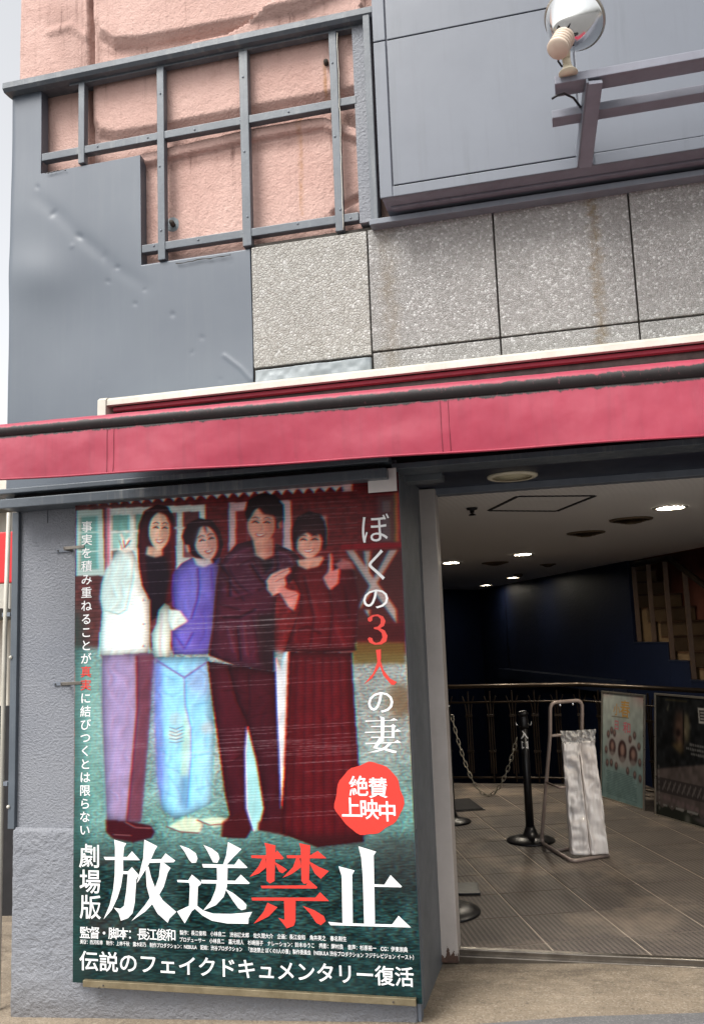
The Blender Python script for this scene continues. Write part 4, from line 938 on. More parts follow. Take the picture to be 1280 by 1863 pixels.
    for q in ([(20, 260), (90, 250), (160, 275)], [(190, 420), (250, 400), (320, 385)], [(240, 300), (310, 270)], [(60, 700), (120, 660)]): p.line(cD(q), 3, (56, 18, 26), 2, .8)
    p.line(cD([(170, 130), (178, 300), (172, 460)]), 4, (54, 18, 26), 2, .8)
    for q in ([(20, 1060), (150, 990), (200, 1100), (160, 1160), (10, 1150)], [(240, 1060), (360, 1050), (440, 1120), (420, 1150), (235, 1110)]): p.poly(cD(q), (70, 22, 28), 1.6, .95)
    K = (70, 29, 45)
    p.poly([(406, 1016), (430, 990)] + cB([(205, 400), (260, 520), (340, 520), (350, 420), (465, 470), (520, 530), (480, 640), (400, 720), (358, 770), (345, 900), (352, 1246), (265, 1238)]) + [(430, 1211), (380, 1192), (388, 1143), (396, 1050)], K, .7, 1.0, .42)
    p.poly(cB([(240, 880), (350, 870), (352, 1246), (262, 1236), (230, 1000)]), (46, 28, 32), 4, .9); p.poly(cB([(250, 520), (340, 518), (340, 640), (290, 640)]), (34, 18, 26), 2.5, .95)
    p.poly(cB([(0, 520), (120, 440), (200, 480), (250, 620), (300, 700), (120, 780), (0, 700)]), (86, 40, 60), 9, .6); p.poly(cB([(0, 800), (150, 800), (310, 720), (330, 760), (180, 860), (0, 940)]), (88, 36, 50), 6, .7); p.poly(cB([(0, 960), (200, 920), (230, 1160), (0, 1150)]), (80, 33, 44), 8, .6)
    for q in ([(20, 640), (80, 700), (150, 790)], [(60, 600), (110, 680), (180, 740)], [(100, 780), (210, 740), (300, 700)], [(0, 820), (120, 850)], [(210, 900), (240, 1060), (258, 1220)], [(130, 560), (215, 520), (240, 560)]): p.line(cB(q), 4, (54, 20, 34), 2.5, .75)
    for q in ([(40, 560), (120, 480), (190, 460)], [(30, 720), (110, 760), (230, 730)], [(60, 980), (90, 1120)], [(150, 940), (170, 1140)], [(290, 640), (320, 600), (400, 560)], [(380, 480), (440, 500), (480, 560)]): p.line(cB(q), 5, (116, 58, 82), 3.5, .55)
    for q in ([(0, 560), (60, 640), (60, 760)], [(200, 560), (250, 640), (290, 690)], [(20, 900), (120, 900), (220, 850)], [(110, 960), (130, 1180)], [(360, 470), (370, 560), (350, 640)]): p.line(cB(q), 5, (36, 12, 22), 2.5, .7)
    p.poly(cB([(210, 390), (345, 390), (340, 500), (285, 528), (230, 500)]), (206, 146, 128), 1.5); p.poly(cB([(300, 420), (345, 400), (342, 490), (300, 520)]), (150, 90, 82), 4, .7)
    p.poly(cB([(158, 230), (180, 140), (270, 95), (350, 108), (412, 172), (414, 270), (392, 330), (170, 280)]), (36, 16, 22), .8, 1.0, .3)
    face(p, 400+268*.28125, 870+305*.28125, 25, 33, .03, (226, 166, 146), 0, -.05)
    p.poly(cB([(165, 260), (180, 160), (250, 120), (350, 120), (400, 190), (398, 290), (368, 250), (330, 240), (280, 232), (240, 180), (215, 220), (190, 270)]), (38, 16, 22), 1.5, .95)
    p.poly(cB([(372, 290), (400, 270), (404, 320), (378, 335)]), (200, 120, 110), 1.2, .8)
    H = (222, 160, 148)
    p.poly(cB([(300, 660), (330, 620), (400, 588), (452, 578), (455, 605), (420, 640), (430, 690), (395, 735), (340, 762), (305, 720)]), H, 1.1); p.line(cB([(345, 640), (400, 610), (450, 590)]), 1.4, (150, 84, 82), .7, .7); p.line(cB([(360, 670), (420, 640)]), 1.4, (150, 84, 82), .7, .7)
    p.poly(cB([(372, 720), (410, 690), (440, 720), (500, 735), (514, 752), (480, 860), (440, 830), (404, 770)]), (214, 138, 130), 1.1); p.line(cB([(410, 770), (450, 770), (500, 750)]), 1.5, (150, 70, 72), .7, .7)
    # ---------------- figure in dark red
    R_ = (84, 19, 26)
    p.poly(cD([(424, 20), (806, 26), (822, 300), (852, 700), (874, 1100), (884, 1182), (600, 1216), (376, 1132), (392, 800), (412, 400)]), (80, 20, 27), .7, 1.0, .42)
    for k in range(15):
        x0 = 440+k*26; x1 = 400+k*33; p.line(cD([(x0, 60), ((x0+x1)/2, 600), (x1, 1150)]), 3, (56, 12, 18) if k % 2 else (98, 30, 36), 2.2, .5)
    p.poly(cD([(480, 1150), (880, 1120), (884, 1190), (600, 1216)]), (54, 22, 26), 5, .7)
    p.poly(cD([(398, 22), (422, 22), (412, 250), (396, 700), (376, 985), (364, 700), (350, 400), (346, 120), (338, 55), (376, 130)]), (206, 206, 210), 1, .95); p.line(cD([(340, 60), (350, 380), (366, 700), (374, 960)]), 2.4, (226, 74, 104), 1, .85); p.line(cD([(420, 30), (408, 380), (394, 720)]), 2, (70, 40, 96), 1, .7)
    p.poly(cB([(478, 570), (520, 540), (660, 505), (770, 590), (850, 545), (895, 760), (884, 930), (872, 1112), (640, 1126), (415, 1112), (440, 1030), (505, 860), (515, 740), (462, 640)]), R_, .7, 1.0, .42)
    p.poly(cB([(700, 720), (800, 640), (870, 640), (900, 850), (850, 960), (760, 930)]), (74, 20, 28), 6, .8); p.poly(cB([(520, 620), (680, 620), (700, 900), (560, 960)]), (100, 27, 33), 10, .6); p.line(cB([(420, 1112), (640, 1122), (872, 1108)]), 4, (54, 14, 20), 1.8, .8)
    for q in ([(540, 640), (600, 900), (580, 1080)], [(690, 660), (720, 860), (700, 1080)], [(800, 700), (830, 900)], [(460, 1000), (560, 960), (640, 1000)]): p.line(cB(q), 5, (52, 8, 14), 3, .6)
    for q in ([(560, 640), (630, 900)], [(750, 960), (800, 1080)], [(500, 900), (480, 1060)]): p.line(cB(q), 6, (122, 40, 46), 4, .5)
    p.poly(cB([(500, 530), (660, 505), (672, 520), (640, 570), (560, 590), (505, 565)]), (220, 160, 140), 1.3)
    p.poly(cB([(464, 400), (470, 310), (495, 250), (570, 215), (650, 232), (686, 320), (684, 425), (640, 480), (500, 470)]), (46, 14, 22), .8, 1.0, .3)
    face(p, 400+574*.28125, 870+414*.28125, 24.5, 29.5, -.03, (232, 172, 152), 0, 0)
    p.poly(cB([(472, 400), (490, 300), (570, 260), (650, 300), (672, 400), (640, 362), (600, 372), (560, 352), (520, 372), (490, 410)]), (50, 16, 24), 1.4, .92)
    for q in ([(462, 330), (478, 300), (496, 360), (498, 440), (486, 470), (468, 440)], [(660, 320), (684, 320), (688, 420), (672, 470), (656, 450), (664, 380)]): p.poly(cB(q), (46, 14, 22), 1.4, .95)
    p.poly(cB([(666, 640), (700, 600), (706, 490), (722, 482), (730, 598), (770, 580), (772, 610), (765, 680), (712, 724), (690, 700)]), (216, 132, 126), 1.1); p.poly(cB([(745, 560), (790, 520), (850, 540), (870, 590), (780, 590)]), (170, 104, 104), 1.5, .9)
    fig = sst(py, 900, 930)*(1-sst(py, 1500, 1530))*sst(px, 180, 200)*(1-sst(px, 640, 660))
    fold = vnoise(px/100+.25*vnoise(px/100, py/100, 5, 71), py/300, 13, 72)*.7+vnoise(px/100+py/500, py/300, 26, 73)*.3
    p.img *= (1+fig*.20*(fold-.5))[..., None]
    p.img += ((vnoise(px/100, py/100, 90, 74)-.5)*9)[..., None]
    # ---------------- tape noise: shifted colour, scan lines, drop-outs
    sh = max(1, int(round(1.7/p.step))); im = p.img.copy(); r = np.roll(im[..., 0], sh, 1); b = np.roll(im[..., 2], -sh, 1); gch = np.roll(im[..., 1], -sh, 1)
    k = .7; p.img[..., 0] = im[..., 0]*(1-k)+r*k; p.img[..., 2] = im[..., 2]*(1-k)+b*k; p.img[..., 1] = im[..., 1]*(1-.3)+gch*.3
    row = py+.055*(px-400)
    p.img *= (1+.05*np.sin(row*2*math.pi/5.2))[..., None]
    rr = np.random.RandomState(3)
    for yc, sp, cnt in ((1362, 34, 26), (1150, 60, 34), (1010, 90, 30), (1440, 60, 8), (925, 40, 14)):
        for _ in range(cnt):
            y = yc+rr.randn()*sp*.55; x0 = rr.uniform(180, 560); ln = rr.uniform(60, 320)
            m = (1-sst(np.abs(row-y), .3, 1.1))*sst(px, x0, x0+25)*(1-sst(px, x0+ln, x0+ln+40))*(.3+.7*vnoise(px/100, py/100, 22, int(rr.randint(1000))))
            m = m*(py < 1500)*(px < 650); p.apply(m, (222, 220, 218), .26)
    p.img *= (1+.06*(vnoise(px/100, py/100, 80, 41)-.5))[..., None]
    # greenish lower fade and dark lower edge
    p.apply(sst(py, 1690, 1810)*.55, (34, 54, 54))

def flat_poly(name, parent, polys, y, mat, tf=lambda L: L):
    """flat print: polygons given in photo pixels, laid on the plane Y = y"""
    bm = bmesh.new(); L = parent.location
    for i, P in enumerate(polys):
        vs = []
        for (a, b) in tf(P):
            q = PY(a, b, y-.00004*i); vs.append(bm.verts.new((q[0]-L[0], q[1]-L[1], q[2]-L[2])))
        f = bm.faces.new(vs); f.normal_update()
        if f.normal.y > 0: f.normal_flip()
    bmesh.ops.triangulate(bm, faces=bm.faces[:])
    return link(name, mesh_bm(bm, MAT[mat], False, name), parent)

_FC = {}
def glyph_mesh(txt, weight=0.0):
    """vertices and faces of a line of type, one em = 1"""
    if (txt, weight) in _FC: return _FC[txt, weight]
    cu = bpy.data.curves.new('type', 'FONT'); cu.body = txt; cu.size = 1.0; cu.fill_mode = 'FRONT'; cu.offset = weight; cu.resolution_u = 3
    ob = bpy.data.objects.new('type', cu); COL.objects.link(ob); dg = bpy.context.evaluated_depsgraph_get(); me = bpy.data.meshes.new_from_object(ob.evaluated_get(dg))
    V = np.zeros(len(me.vertices)*3); me.vertices.foreach_get('co', V); V = V.reshape(-1, 3)[:, :2]; F = [tuple(p.vertices) for p in me.polygons]
    bpy.data.objects.remove(ob); bpy.data.curves.remove(cu); bpy.data.meshes.remove(me); _FC[txt, weight] = (V, F); return V, F
def lettering(name, parent, items, mat, y, frame=None):
    """items: (V, F) already in plane coordinates (across, up); frame maps them into the world"""
    vs, fs = [], []
    for V, F in items:
        n = len(vs); vs += [tuple(v) for v in V]; fs += [tuple(i+n for i in f) for f in F]
    frame = frame or (lambda a, b: (a, y, b)); L = parent.location
    W = [tuple(np.array(frame(a, b))-np.array(L)) for a, b in vs]
    me = bpy.data.meshes.new(name); me.from_pydata(W, [], fs); me.update(); me.materials.append(MAT[mat])
    return link(name, me, parent)
def char_at(ch, px, py, wpx, hpx, y, weight=0.0, tall=1.0):
    V, F = glyph_mesh(ch, weight); c = PY(px, py, y); s = abs(XX(px+wpx/2, py, y)-XX(px-wpx/2, py, y)); t = abs(ZZ(px, py-hpx/2, y)-ZZ(px, py+hpx/2, y))
    return np.stack([c[0]+(V[:, 0]-.5)*s, c[2]+(V[:, 1]-.38)*t], 1), F
def line_fit(txt, p0, p1, hpx, y, weight=0.0):
    """line of type fitted between two photo points (left end, right end at mid height)"""
    V, F = glyph_mesh(txt, weight); a, b = PY(*p0, y), PY(*p1, y); w = V[:, 0].max()-V[:, 0].min(); s = (b[0]-a[0])/w
    t = abs(ZZ(p0[0], p0[1]-hpx/2, y)-ZZ(p0[0], p0[1]+hpx/2, y)); z = a[2]+(b[2]-a[2])*((V[:, 0]-V[:, 0].min())/w)
    return np.stack([a[0]+(V[:, 0]-V[:, 0].min())*s, z+(V[:, 1]-.38)*t], 1), F

def film_poster():
    fp = thing('film_poster', 'tall film poster board with four people and large white and red characters', 'poster', (float(QX0), YQ, float(QZ0)))
    box('board', fp, QX0, QX1, YQ+.002, YF-.034, QZ0, QZ1, 'return', .002)
    nx, nz = 520, 716; xs = np.linspace(QX0, QX1, nx); zs = np.linspace(QZ0, QZ1, nz)
    p = Painter(xs, zs, lambda X, Z: proj(X, np.full(X.shape, YQ), Z)); paint_poster(p)
    pr = grid_mesh('printed_sheet', xs, zs, lambda X, Z: np.full(X.shape, YQ), 'print', fp, None, False, 0, {'print': p.linear()**1.12*.90})
    pr['label'] = 'printed picture of four standing people with tape-noise lines'
    y = YQ-.0012
    # title
    hoo = [[(302, 68), (388, 95), (372, 122), (366, 192), (308, 192), (308, 120)], [(228, 190), (395, 190), (428, 150), (484, 213), (240, 211)],
           [(308, 205), (366, 205), (366, 300), (350, 400), (325, 480), (285, 565), (228, 630), (270, 530), (296, 420), (306, 320)],
           [(352, 290), (400, 292), (428, 262), (477, 318), (458, 350), (448, 510), (432, 588), (400, 622), (350, 640), (335, 590), (300, 548), (345, 556), (372, 535), (388, 430), (398, 312), (352, 310)],
           [(515, 68), (607, 115), (590, 142), (548, 240), (498, 322), (462, 378), (482, 300), (507, 200)], [(545, 207), (635, 205), (665, 165), (732, 215), (722, 228), (545, 232)],
           [(630, 222), (662, 238), (700, 268), (680, 302), (652, 400), (602, 490), (522, 575), (425, 642), (520, 530), (580, 440), (618, 330)],
           [(524, 262), (545, 258), (562, 330), (594, 415), (645, 496), (740, 578), (692, 625), (680, 655), (608, 590), (560, 505), (532, 400)]]
    sou = [[(765, 108), (830, 130), (878, 165), (890, 200), (880, 230), (850, 232), (830, 210), (800, 155)],
           [(745, 352), (825, 355), (850, 315), (918, 370), (912, 385), (893, 400), (888, 535), (930, 568), (1000, 590), (1120, 592), (1215, 585), (1275, 578), (1250, 625), (1248, 662), (1100, 660), (990, 640), (925, 604), (872, 556), (850, 572), (800, 660), (745, 575), (830, 535), (836, 400), (830, 372), (750, 368)],
           [(932, 105), (990, 130), (1035, 165), (1045, 200), (1030, 232), (1000, 228), (985, 200), (960, 150)], [(1105, 85), (1200, 135), (1150, 185), (1090, 250), (1068, 250), (1092, 180)],
           [(922, 240), (1150, 245), (1180, 203), (1243, 265), (1232, 269), (930, 265)], [(915, 352), (1155, 358), (1195, 315), (1258, 375), (1250, 381), (920, 377)],
           [(1026, 258), (1102, 258), (1098, 400), (1075, 470), (1020, 530), (930, 568), (985, 500), (1018, 420), (1028, 350)], [(1085, 415), (1140, 445), (1210, 500), (1236, 530), (1230, 558), (1200, 566), (1178, 552), (1140, 500)]]
    kin = [[(60, 164), (205, 164), (228, 132), (270, 180), (262, 190), (62, 181)], [(145, 82), (217, 100), (211, 330), (182, 346), (160, 330), (156, 120)], [(152, 178), (160, 240), (112, 280), (50, 304), (108, 236), (134, 180)], [(208, 205), (268, 240), (292, 258), (262, 280), (240, 270)],
           [(290, 164), (440, 164), (490, 135), (547, 184), (292, 182)], [(370, 85), (442, 100), (433, 340), (402, 350), (385, 330), (380, 120)], [(372, 180), (384, 240), (322, 285), (262, 310), (330, 240), (352, 180)], [(430, 200), (500, 240), (562, 266), (510, 316), (470, 280)],
           [(122, 360), (415, 358), (432, 322), (488, 370), (482, 379), (128, 377)], [(62, 437), (475, 437), (505, 402), (563, 460), (66, 456)], [(272, 450), (347, 450), (346, 590), (335, 620), (290, 636), (270, 610), (235, 568), (276, 582)], [(165, 470), (230, 500), (172, 560), (76, 606), (140, 530)], [(392, 490), (470, 520), (530, 558), (541, 590), (510, 616), (480, 600), (440, 540)]]
    shi = [[(625, 235), (728, 262), (712, 290), (716, 606), (650, 606), (645, 300)], [(753, 105), (867, 140), (851, 165), (859, 606), (790, 606), (781, 300), (771, 180)], [(840, 350), (920, 354), (960, 292), (1033, 365), (1028, 371), (840, 367)], [(557, 594), (640, 602), (970, 611), (1012, 555), (1092, 631), (572, 616)]]
    for g, tf, m in ((hoo, cE, 'white'), (sou, cE, 'white'), (kin, cG, 'redprint'), (shi, cG, 'white')): flat_poly('title_character', fp, g, y, m, tf)
    # left column
    txt = '事実を積み重ねることが真実に結びつくとは限らない'; W, R = [], []
    for i, ch in enumerate(txt):
        t = i/(len(txt)-1); it = char_at(ch, 158.5-4*t, 958+552*t, 20.5, 21.5, y, .008); lettering('tagline_character', fp, [it], 'redprint' if i in (11, 12) else 'white', y)
    # right column
    for c, a, b, h in (('ぼ', 681, 961, 58), ('く', 686, 1027, 64), ('の', 683, 1088, 46), ('の', 692, 1276, 50)): lettering('subtitle_character', fp, [char_at(c, a, b, 56, h, y, .0)], 'white', y)
    flat_poly('subtitle_character', fp, [[(955, 905), (985, 885), (1020, 880), (1055, 895), (1070, 925), (1060, 955), (1035, 970), (1065, 985), (1083, 1020), (1075, 1055), (1045, 1075), (1000, 1078), (965, 1062), (955, 1040), (965, 1028), (985, 1035), (990, 1055), (1010, 1066), (1035, 1058), (1050, 1030), (1045, 1000), (1020, 980), (995, 975), (995, 965), (1020, 960), (1038, 940), (1038, 910), (1020, 893), (1000, 893), (985, 900), (985, 920), (970, 930), (957, 922)]], y, 'redprint', cB)
    tsuma = [[(890, 441), (1042, 438), (1064, 426), (1090, 440), (890, 448)], [(978, 414), (1008, 424), (1003, 570), (985, 570), (984, 430)], [(925, 474), (1046, 472), (1060, 462), (1078, 476), (1070, 484), (1068, 548), (1050, 548), (1051, 480), (925, 481)], [(888, 510), (1068, 506), (1086, 492), (1110, 508), (888, 517)], [(925, 540), (1055, 540), (1055, 547), (925, 547)],
             [(890, 578), (1066, 573), (1086, 560), (1110, 576), (890, 586)], [(975, 545), (1000, 558), (962, 606), (1020, 612), (1082, 628), (1078, 640), (1060, 640), (1000, 620), (936, 610), (958, 575)], [(1030, 580), (1052, 582), (1010, 620), (960, 634), (903, 638), (975, 618), (1010, 600)]]
    flat_poly('subtitle_character', fp, tsuma, y, 'white', cD)
    flat_poly('subtitle_character', fp, [[(955, 8), (985, 4), (986, 60), (976, 110), (932, 180), (880, 222), (938, 150), (964, 80)], [(978, 55), (1000, 130), (1040, 182), (1084, 206), (1066, 223), (1050, 222), (1000, 165), (976, 100)]], y, 'redprint', cD)
    # seal
    t = np.linspace(0, 2*math.pi, 49)[:-1]
    seal = [(671+(62+2.2*math.sin(5*a)+1.6*math.sin(9*a+1))*math.cos(a), 1453+(65+2*math.sin(4*a+.5)+1.5*math.sin(11*a))*math.sin(a)) for a in t]
    flat_poly('red_seal', fp, [seal], y, 'redprint')
    ys = y-.0012
    for c, a, b in (('絶', 652, 1430), ('賛', 687, 1433), ('上', 638, 1469), ('映', 671, 1472), ('中', 704, 1476)): lettering('seal_character', fp, [char_at(c, a, b, 36, 39, ys, .014)], 'white', ys)
    for i, c in enumerate('劇場版'): lettering('edition_character', fp, [char_at(c, 163.5+.6*i, 1557+46.5*i, 40, 46, y, .010)], 'white', y)
    def spaced(nm, txt, p0, p1, w, h, wt):
        for i, c in enumerate(txt):
            t_ = i/(len(txt)-1); lettering(nm, fp, [char_at(c, p0[0]+(p1[0]-p0[0])*t_, p0[1]+(p1[1]-p0[1])*t_, w, h, y, wt)], 'white', y)
    spaced('director_character', '監督・脚本：長江俊和', (155, 1696.5), (311, 1701), 20, 23, .010)
    lettering('credit_lettering', fp, [line_fit('製作：長江俊和　小林良二　渋谷謙太郎　佐久間大介　企画：長江俊和　角井英之　春名剛生', (327, 1696.5), (630, 1708.5), 9.5, y, .008),
        line_fit('プロデューサー　小林良二　嘉元規人　杉崎朋子　ナレーション：鈴木ゆうこ　撮影：関村良　音声：杉原裕一　CG：伊東崇典', (327, 1709), (741, 1728), 9.5, y, .008),
        line_fit('美術：西沢和幸　制作：上林千秋　露木彩乃　制作プロダクション：NEBULA　配給：渋谷プロダクション　「放送禁止 ぼくの3人の妻」製作委員会（NEBULA 渋谷プロダクション フジテレビジョン イースト）', (146, 1713), (752, 1742), 9, y, .008)], 'white', y)
    spaced('slogan_character', '伝説のフェイクドキュメンタリー復活', (162, 1748), (735, 1777), 36, 38, .012)
    # batten along the foot
    a, b = PY(153, 1788, YQ-.014), PY(757, 1823, YQ-.014); z = (a[2]+b[2])/2; d = Vector(b-a)
    obox('foot_batten', fp, (Vector(a)+Vector(b))/2, d, (d.length/2, .010, .0135), 'brass', .002, (0, 0, 1))
    for px, py in ((188, 1793), (715, 1823), (180, 1797)): q = PY(px, py, YQ-.026); lathe('screw', fp, [(.004, 0), (.004, .002), (.002, .003)], (q[0], YQ-.026, q[2]), 'joint', 8, (0, -1, 0))
film_poster()
# blank plate hung over the poster's upper corner
bp = PY(669, 868, 3.645), PY(722, 893, 3.645)
t = thing('blank_plate', 'blank pale plate hanging over the top corner of the film poster', 'plate', (float(bp[0][0]), 3.64, float(bp[1][2])))
box('plate', t, bp[0][0], bp[1][0], 3.640, 3.646, bp[1][2], bp[0][2]+.03, 'plate', .001)
box('hanger', t, bp[1][0]-.03, bp[1][0]-.012, 3.6465, 3.70, bp[0][2]+.015, bp[0][2]+.028, 'bar_dark', .001)

# ================================================================== LOBBY
ZFL, ZCE = .060, 2.252
dW = Vector((-.378, .926, 0)).normalized(); nW = Vector((.926, .378, 0)).normalized()
W0 = Vector((.634, 10.27, 0)); cW = nW.dot(W0); sW = dW.dot(W0)
def Wp(s, c, z=0.0): v = dW*s + nW*c; return Vector((v.x, v.y, z))
ZRL = .995
RA, RB, RC = [Vector(PZ(*q, ZRL)) for q in ((812, 1250), (1056, 1245), (1280, 1257))]
cR = max(nW.dot(RB), nW.dot(RC))+.02
back_dir = (RB-RA); back_dir.z = 0; back_dir.normalize(); back_n = Vector((-back_dir.y, back_dir.x, 0))
def clip(poly, n, c):
    out = []
    for a, b in zip(poly, poly[1:]+poly[:1]):
        da, db = n.dot(a)-c, n.dot(b)-c
        if da <= 0: out.append(a)
        if (da < 0 < db) or (db < 0 < da): out.append(a+(b-a)*(da/(da-db)))
    return out
FLOOR_PLANES = [(Vector((0, -1, 0)), -4.412), (Vector((-1, 0, 0)), 2.48), (nW, cR+.03), (back_n, back_n.dot(Vector((RA.x, RA.y, 0)))+.04), (Vector((1, 0, 0)), 3.0)]
def prism(name, parent, poly, z0, z1, mat, loc=None):
    bm = bmesh.new(); L = parent.location if parent is not None else Vector((0, 0, 0))
    c = sum((Vector((p[0], p[1], 0)) for p in poly), Vector())/len(poly)
    A = [bm.verts.new((p[0]-c.x, p[1]-c.y, z0)) for p in poly]; B = [bm.verts.new((p[0]-c.x, p[1]-c.y, z1)) for p in poly]; n = len(poly)
    bm.faces.new(A[::-1]); bm.faces.new(B)
    for i in range(n): bm.faces.new((A[i], A[(i+1) % n], B[(i+1) % n], B[i]))
    bmesh.ops.recalc_face_normals(bm, faces=bm.faces)
    return link(name, mesh_bm(bm, MAT[mat], False, name), parent, (c.x-L[0], c.y-L[1], -L[2]))

def lobby_shell():
    sq = [Vector((-9, 0, 0)), Vector((9, 0, 0)), Vector((9, 30, 0)), Vector((-9, 30, 0))]
    P = sq
    for n, c in FLOOR_PLANES: P = clip(P, n, c)
    fl = struct(prism('lobby_floor', None, [tuple(p) for p in P], -1.7, ZFL-.004, 'mat_joint'))
    # mat tiles, laid askew to the street
    th = math.radians(20.3); ex, ey = Vector((math.cos(th), math.sin(th), 0)), Vector((-math.sin(th), math.cos(th), 0)); T, g = .41, .0055
    o0 = ex*1.35 + ey*4.723
    bm = bmesh.new(); bm_box(bm, -T/2+g, T/2-g, -T/2+g, T/2-g, -.0035, 0, None, .0012); bmesh.ops.recalc_face_normals(bm, faces=bm.faces); full = mesh_bm(bm, MAT['mat'], False, 'mat_tile')
    for i in range(-14, 12):
        for j in range(-12, 16):
            c = o0 + ex*((i+.5)*T) + ey*((j+.5)*T); q = [c+ex*a*(T/2-g)+ey*b*(T/2-g) for a, b in ((-1, -1), (1, -1), (1, 1), (-1, 1))]; r = q
            for n, k in FLOOR_PLANES: r = clip(r, n, k-.004)
            if len(r) < 3: continue
            if c.x < -1.9 or c.x > 2.6: continue              # hidden behind the front or out of sight
            if len(r) == 4 and all((a-b).length < 1e-5 for a, b in zip(r, q)): me = full
            else:
                bm = bmesh.new(); R = Matrix.Rotation(-th, 4, 'Z'); A = [bm.verts.new(R @ (p-c) + Vector((0, 0, -.0035))) for p in r]; B = [bm.verts.new(R @ (p-c)) for p in r]
                bm.faces.new(B)
                for k in range(len(r)): bm.faces.new((A[k], A[(k+1) % len(r)], B[(k+1) % len(r)], B[k]))
                bmesh.ops.recalc_face_normals(bm, faces=bm.faces); me = mesh_bm(bm, MAT['mat'], False, 'mat_tile')
            o = link('mat_tile', me, fl, (c.x-fl.location.x, c.y-fl.location.y, ZFL+random.uniform(-.0006, .0006)-fl.location.z)); o.rotation_euler.z = th
    # threshold strips
    box('threshold', fl, -.64, XR-.06, 4.375, 4.411, .0, ZFL+.003, 'steel', .004); box('threshold', fl, -.64, XR-.06, 4.356, 4.374, -.02, ZFL-.022, 'steel', .003)
    # ceiling, walls
    cp = [(-2.5, 4.472), (3.02, 4.472), tuple(Wp(sW-6.3, cW))[:2], tuple(Wp(sW+5.83, cW))[:2], (-2.5, 14.15)]
    cp = [(-2.62, 4.472), tuple(Wp(sW-6.28, cW+.07))[:2], tuple(Wp(sW+6.1, cW+.07))[:2], (-2.62, 14.25)]
    ce = prism('ceiling', bld, cp, ZCE, ZCE+.12, 'ceiling'); ce['label'] = 'pale ribbed lobby ceiling seen through the entrance'
    hz = ZCE-.002; H = [PZ(*q, hz) for q in ((888, 929), (941, 903), (1082, 902), (1012, 930))]
    for a, b in zip(H, H[1:]+H[:1]):
        d = Vector(b-a); obox('hatch_seam', ce, (Vector(a)+Vector(b))/2-Vector(bld.location), d, (d.length/2-.006, .010, .003), 'void', .0005)
    def wseg(name, s0, s1, z0, z1, mat, c0=cW, th_=.08):
        c = (Wp(s0, c0+th_/2)+Wp(s1, c0+th_/2))/2; return obox(name, bld, (c.x, c.y, (z0+z1)/2), dW, (abs(s1-s0)/2, th_/2, (z1-z0)/2), mat, 0.0005)
    wseg('lobby_wall', sW, sW+5.86, -1.7, ZCE-.002, 'navy')
    wseg('lobby_wall', sW-6.4, sW-2.05, -1.7, ZCE-.002, 'navy')  # out-of-view stretch, added at full height to close off light
    a, b = Wp(sW+5.84, cW), Vector((-2.52, 14.1, 0)); d = b-a
    obox('lobby_wall', bld, ((a.x+b.x)/2-.03, (a.y+b.y)/2+.05, .27), d, (d.length/2+.1, .05, 1.978), 'navy', .0005)
    box('lobby_wall', bld, -2.53, -2.485, 4.48, 14.2, -1.7, ZCE-.003, 'navy', 0)
    box('lobby_wall', bld, -2.48, XC-.165, 4.378, 4.470, -.3, 2.262, 'navy', 0)
    wseg('wall_ledge', sW+.25, sW+4.5, .78, .925, 'navy_soffit', cW-.16, .155)
    prism('stairwell_floor', bld, [(-2.48, 7.5), (3, 4.5), tuple(Wp(sW+5.8, cW))[:2], (-2.48, 14.0)], -1.8, -1.705, 'void')
    # stair hall beyond: side wall, end wall, lid
    wseg('stair_wall', sW-7, sW+5, -.5, 4.0, 'maroon', cW+.66, .1)
    c = Wp(sW+4.4, cW+.6); obox('stair_wall', bld, (c.x, c.y, 1.8), nW, (.6, .05, 2.3), 'maroon', 0)
    c = Wp(sW-1.2, cW+.62); obox('stair_lid', bld, (c.x, c.y, 4.05), dW, (6, .75, .05), 'maroon', 0)
    wseg('upper_wall', sW-6.4, sW+5.8, ZCE+.122, 4.0, 'navy', cW, .06)
lobby_shell()

def staircase():
    st = thing('staircase', 'beige staircase with dark stepped side and brown posts rising behind the lobby', 'staircase', tuple(Wp(7.5, cW)))
    prof = [(9.27, 8.515, 1.339), (8.513, 8.12, 1.16), (8.118, 7.72, .98), (7.718, 7.32, .80), (7.318, 7.24, .62)]
    for s1, s0, z in prof:
        c = (Wp(s0, cW+.03)+Wp(s1, cW+.03))/2; obox('stringer_step', st, (c.x, c.y, (z-1.5)/2), dW, ((s1-s0)/2, .03, (z+1.5)/2), 'navy', .002)
        obox('nosing', st, (c.x, c.y, z+.008), dW, ((s1-s0)/2+.004, .04, .007), 'navy_soffit', .002)
    for k in range(14):
        s0 = 6.9+.27*k; z = .46+.155*k; c = Wp(s0+.135, cW+.36)
        obox('step', st, (c.x, c.y, z-.3), dW, (.134, .28, .30), 'stair', .002)
        obox('nosing', st, (c.x-dW.x*.01, c.y-dW.y*.01, z+.012), dW, (.147, .28, .011), 'wood', .003)
    z_at = lambda s: np.interp(s, [7.3, 7.73, 8.4, 9.27], [1.62, 1.86, 2.20, 2.20])
    for s, zb in ((9.2, 1.355), (8.86, 1.355), (8.5, 1.175), (8.12, .995), (7.74, .815)):
        c = Wp(s, cW+.035); zt = float(z_at(s))-.02
        obox('post', st, (c.x, c.y, (zb+zt)/2), (0, 0, 1), ((zt-zb)/2, .024, .024), 'wood', .003, (1, 0, 0))
    tube('hand_rail', st, [tuple(Wp(9.25, cW+.035, 2.20)), tuple(Wp(8.4, cW+.035, 2.20)), tuple(Wp(7.73, cW+.035, 1.86)), tuple(Wp(7.3, cW+.035, 1.62))], .032, 'black_rail', 10)
staircase()

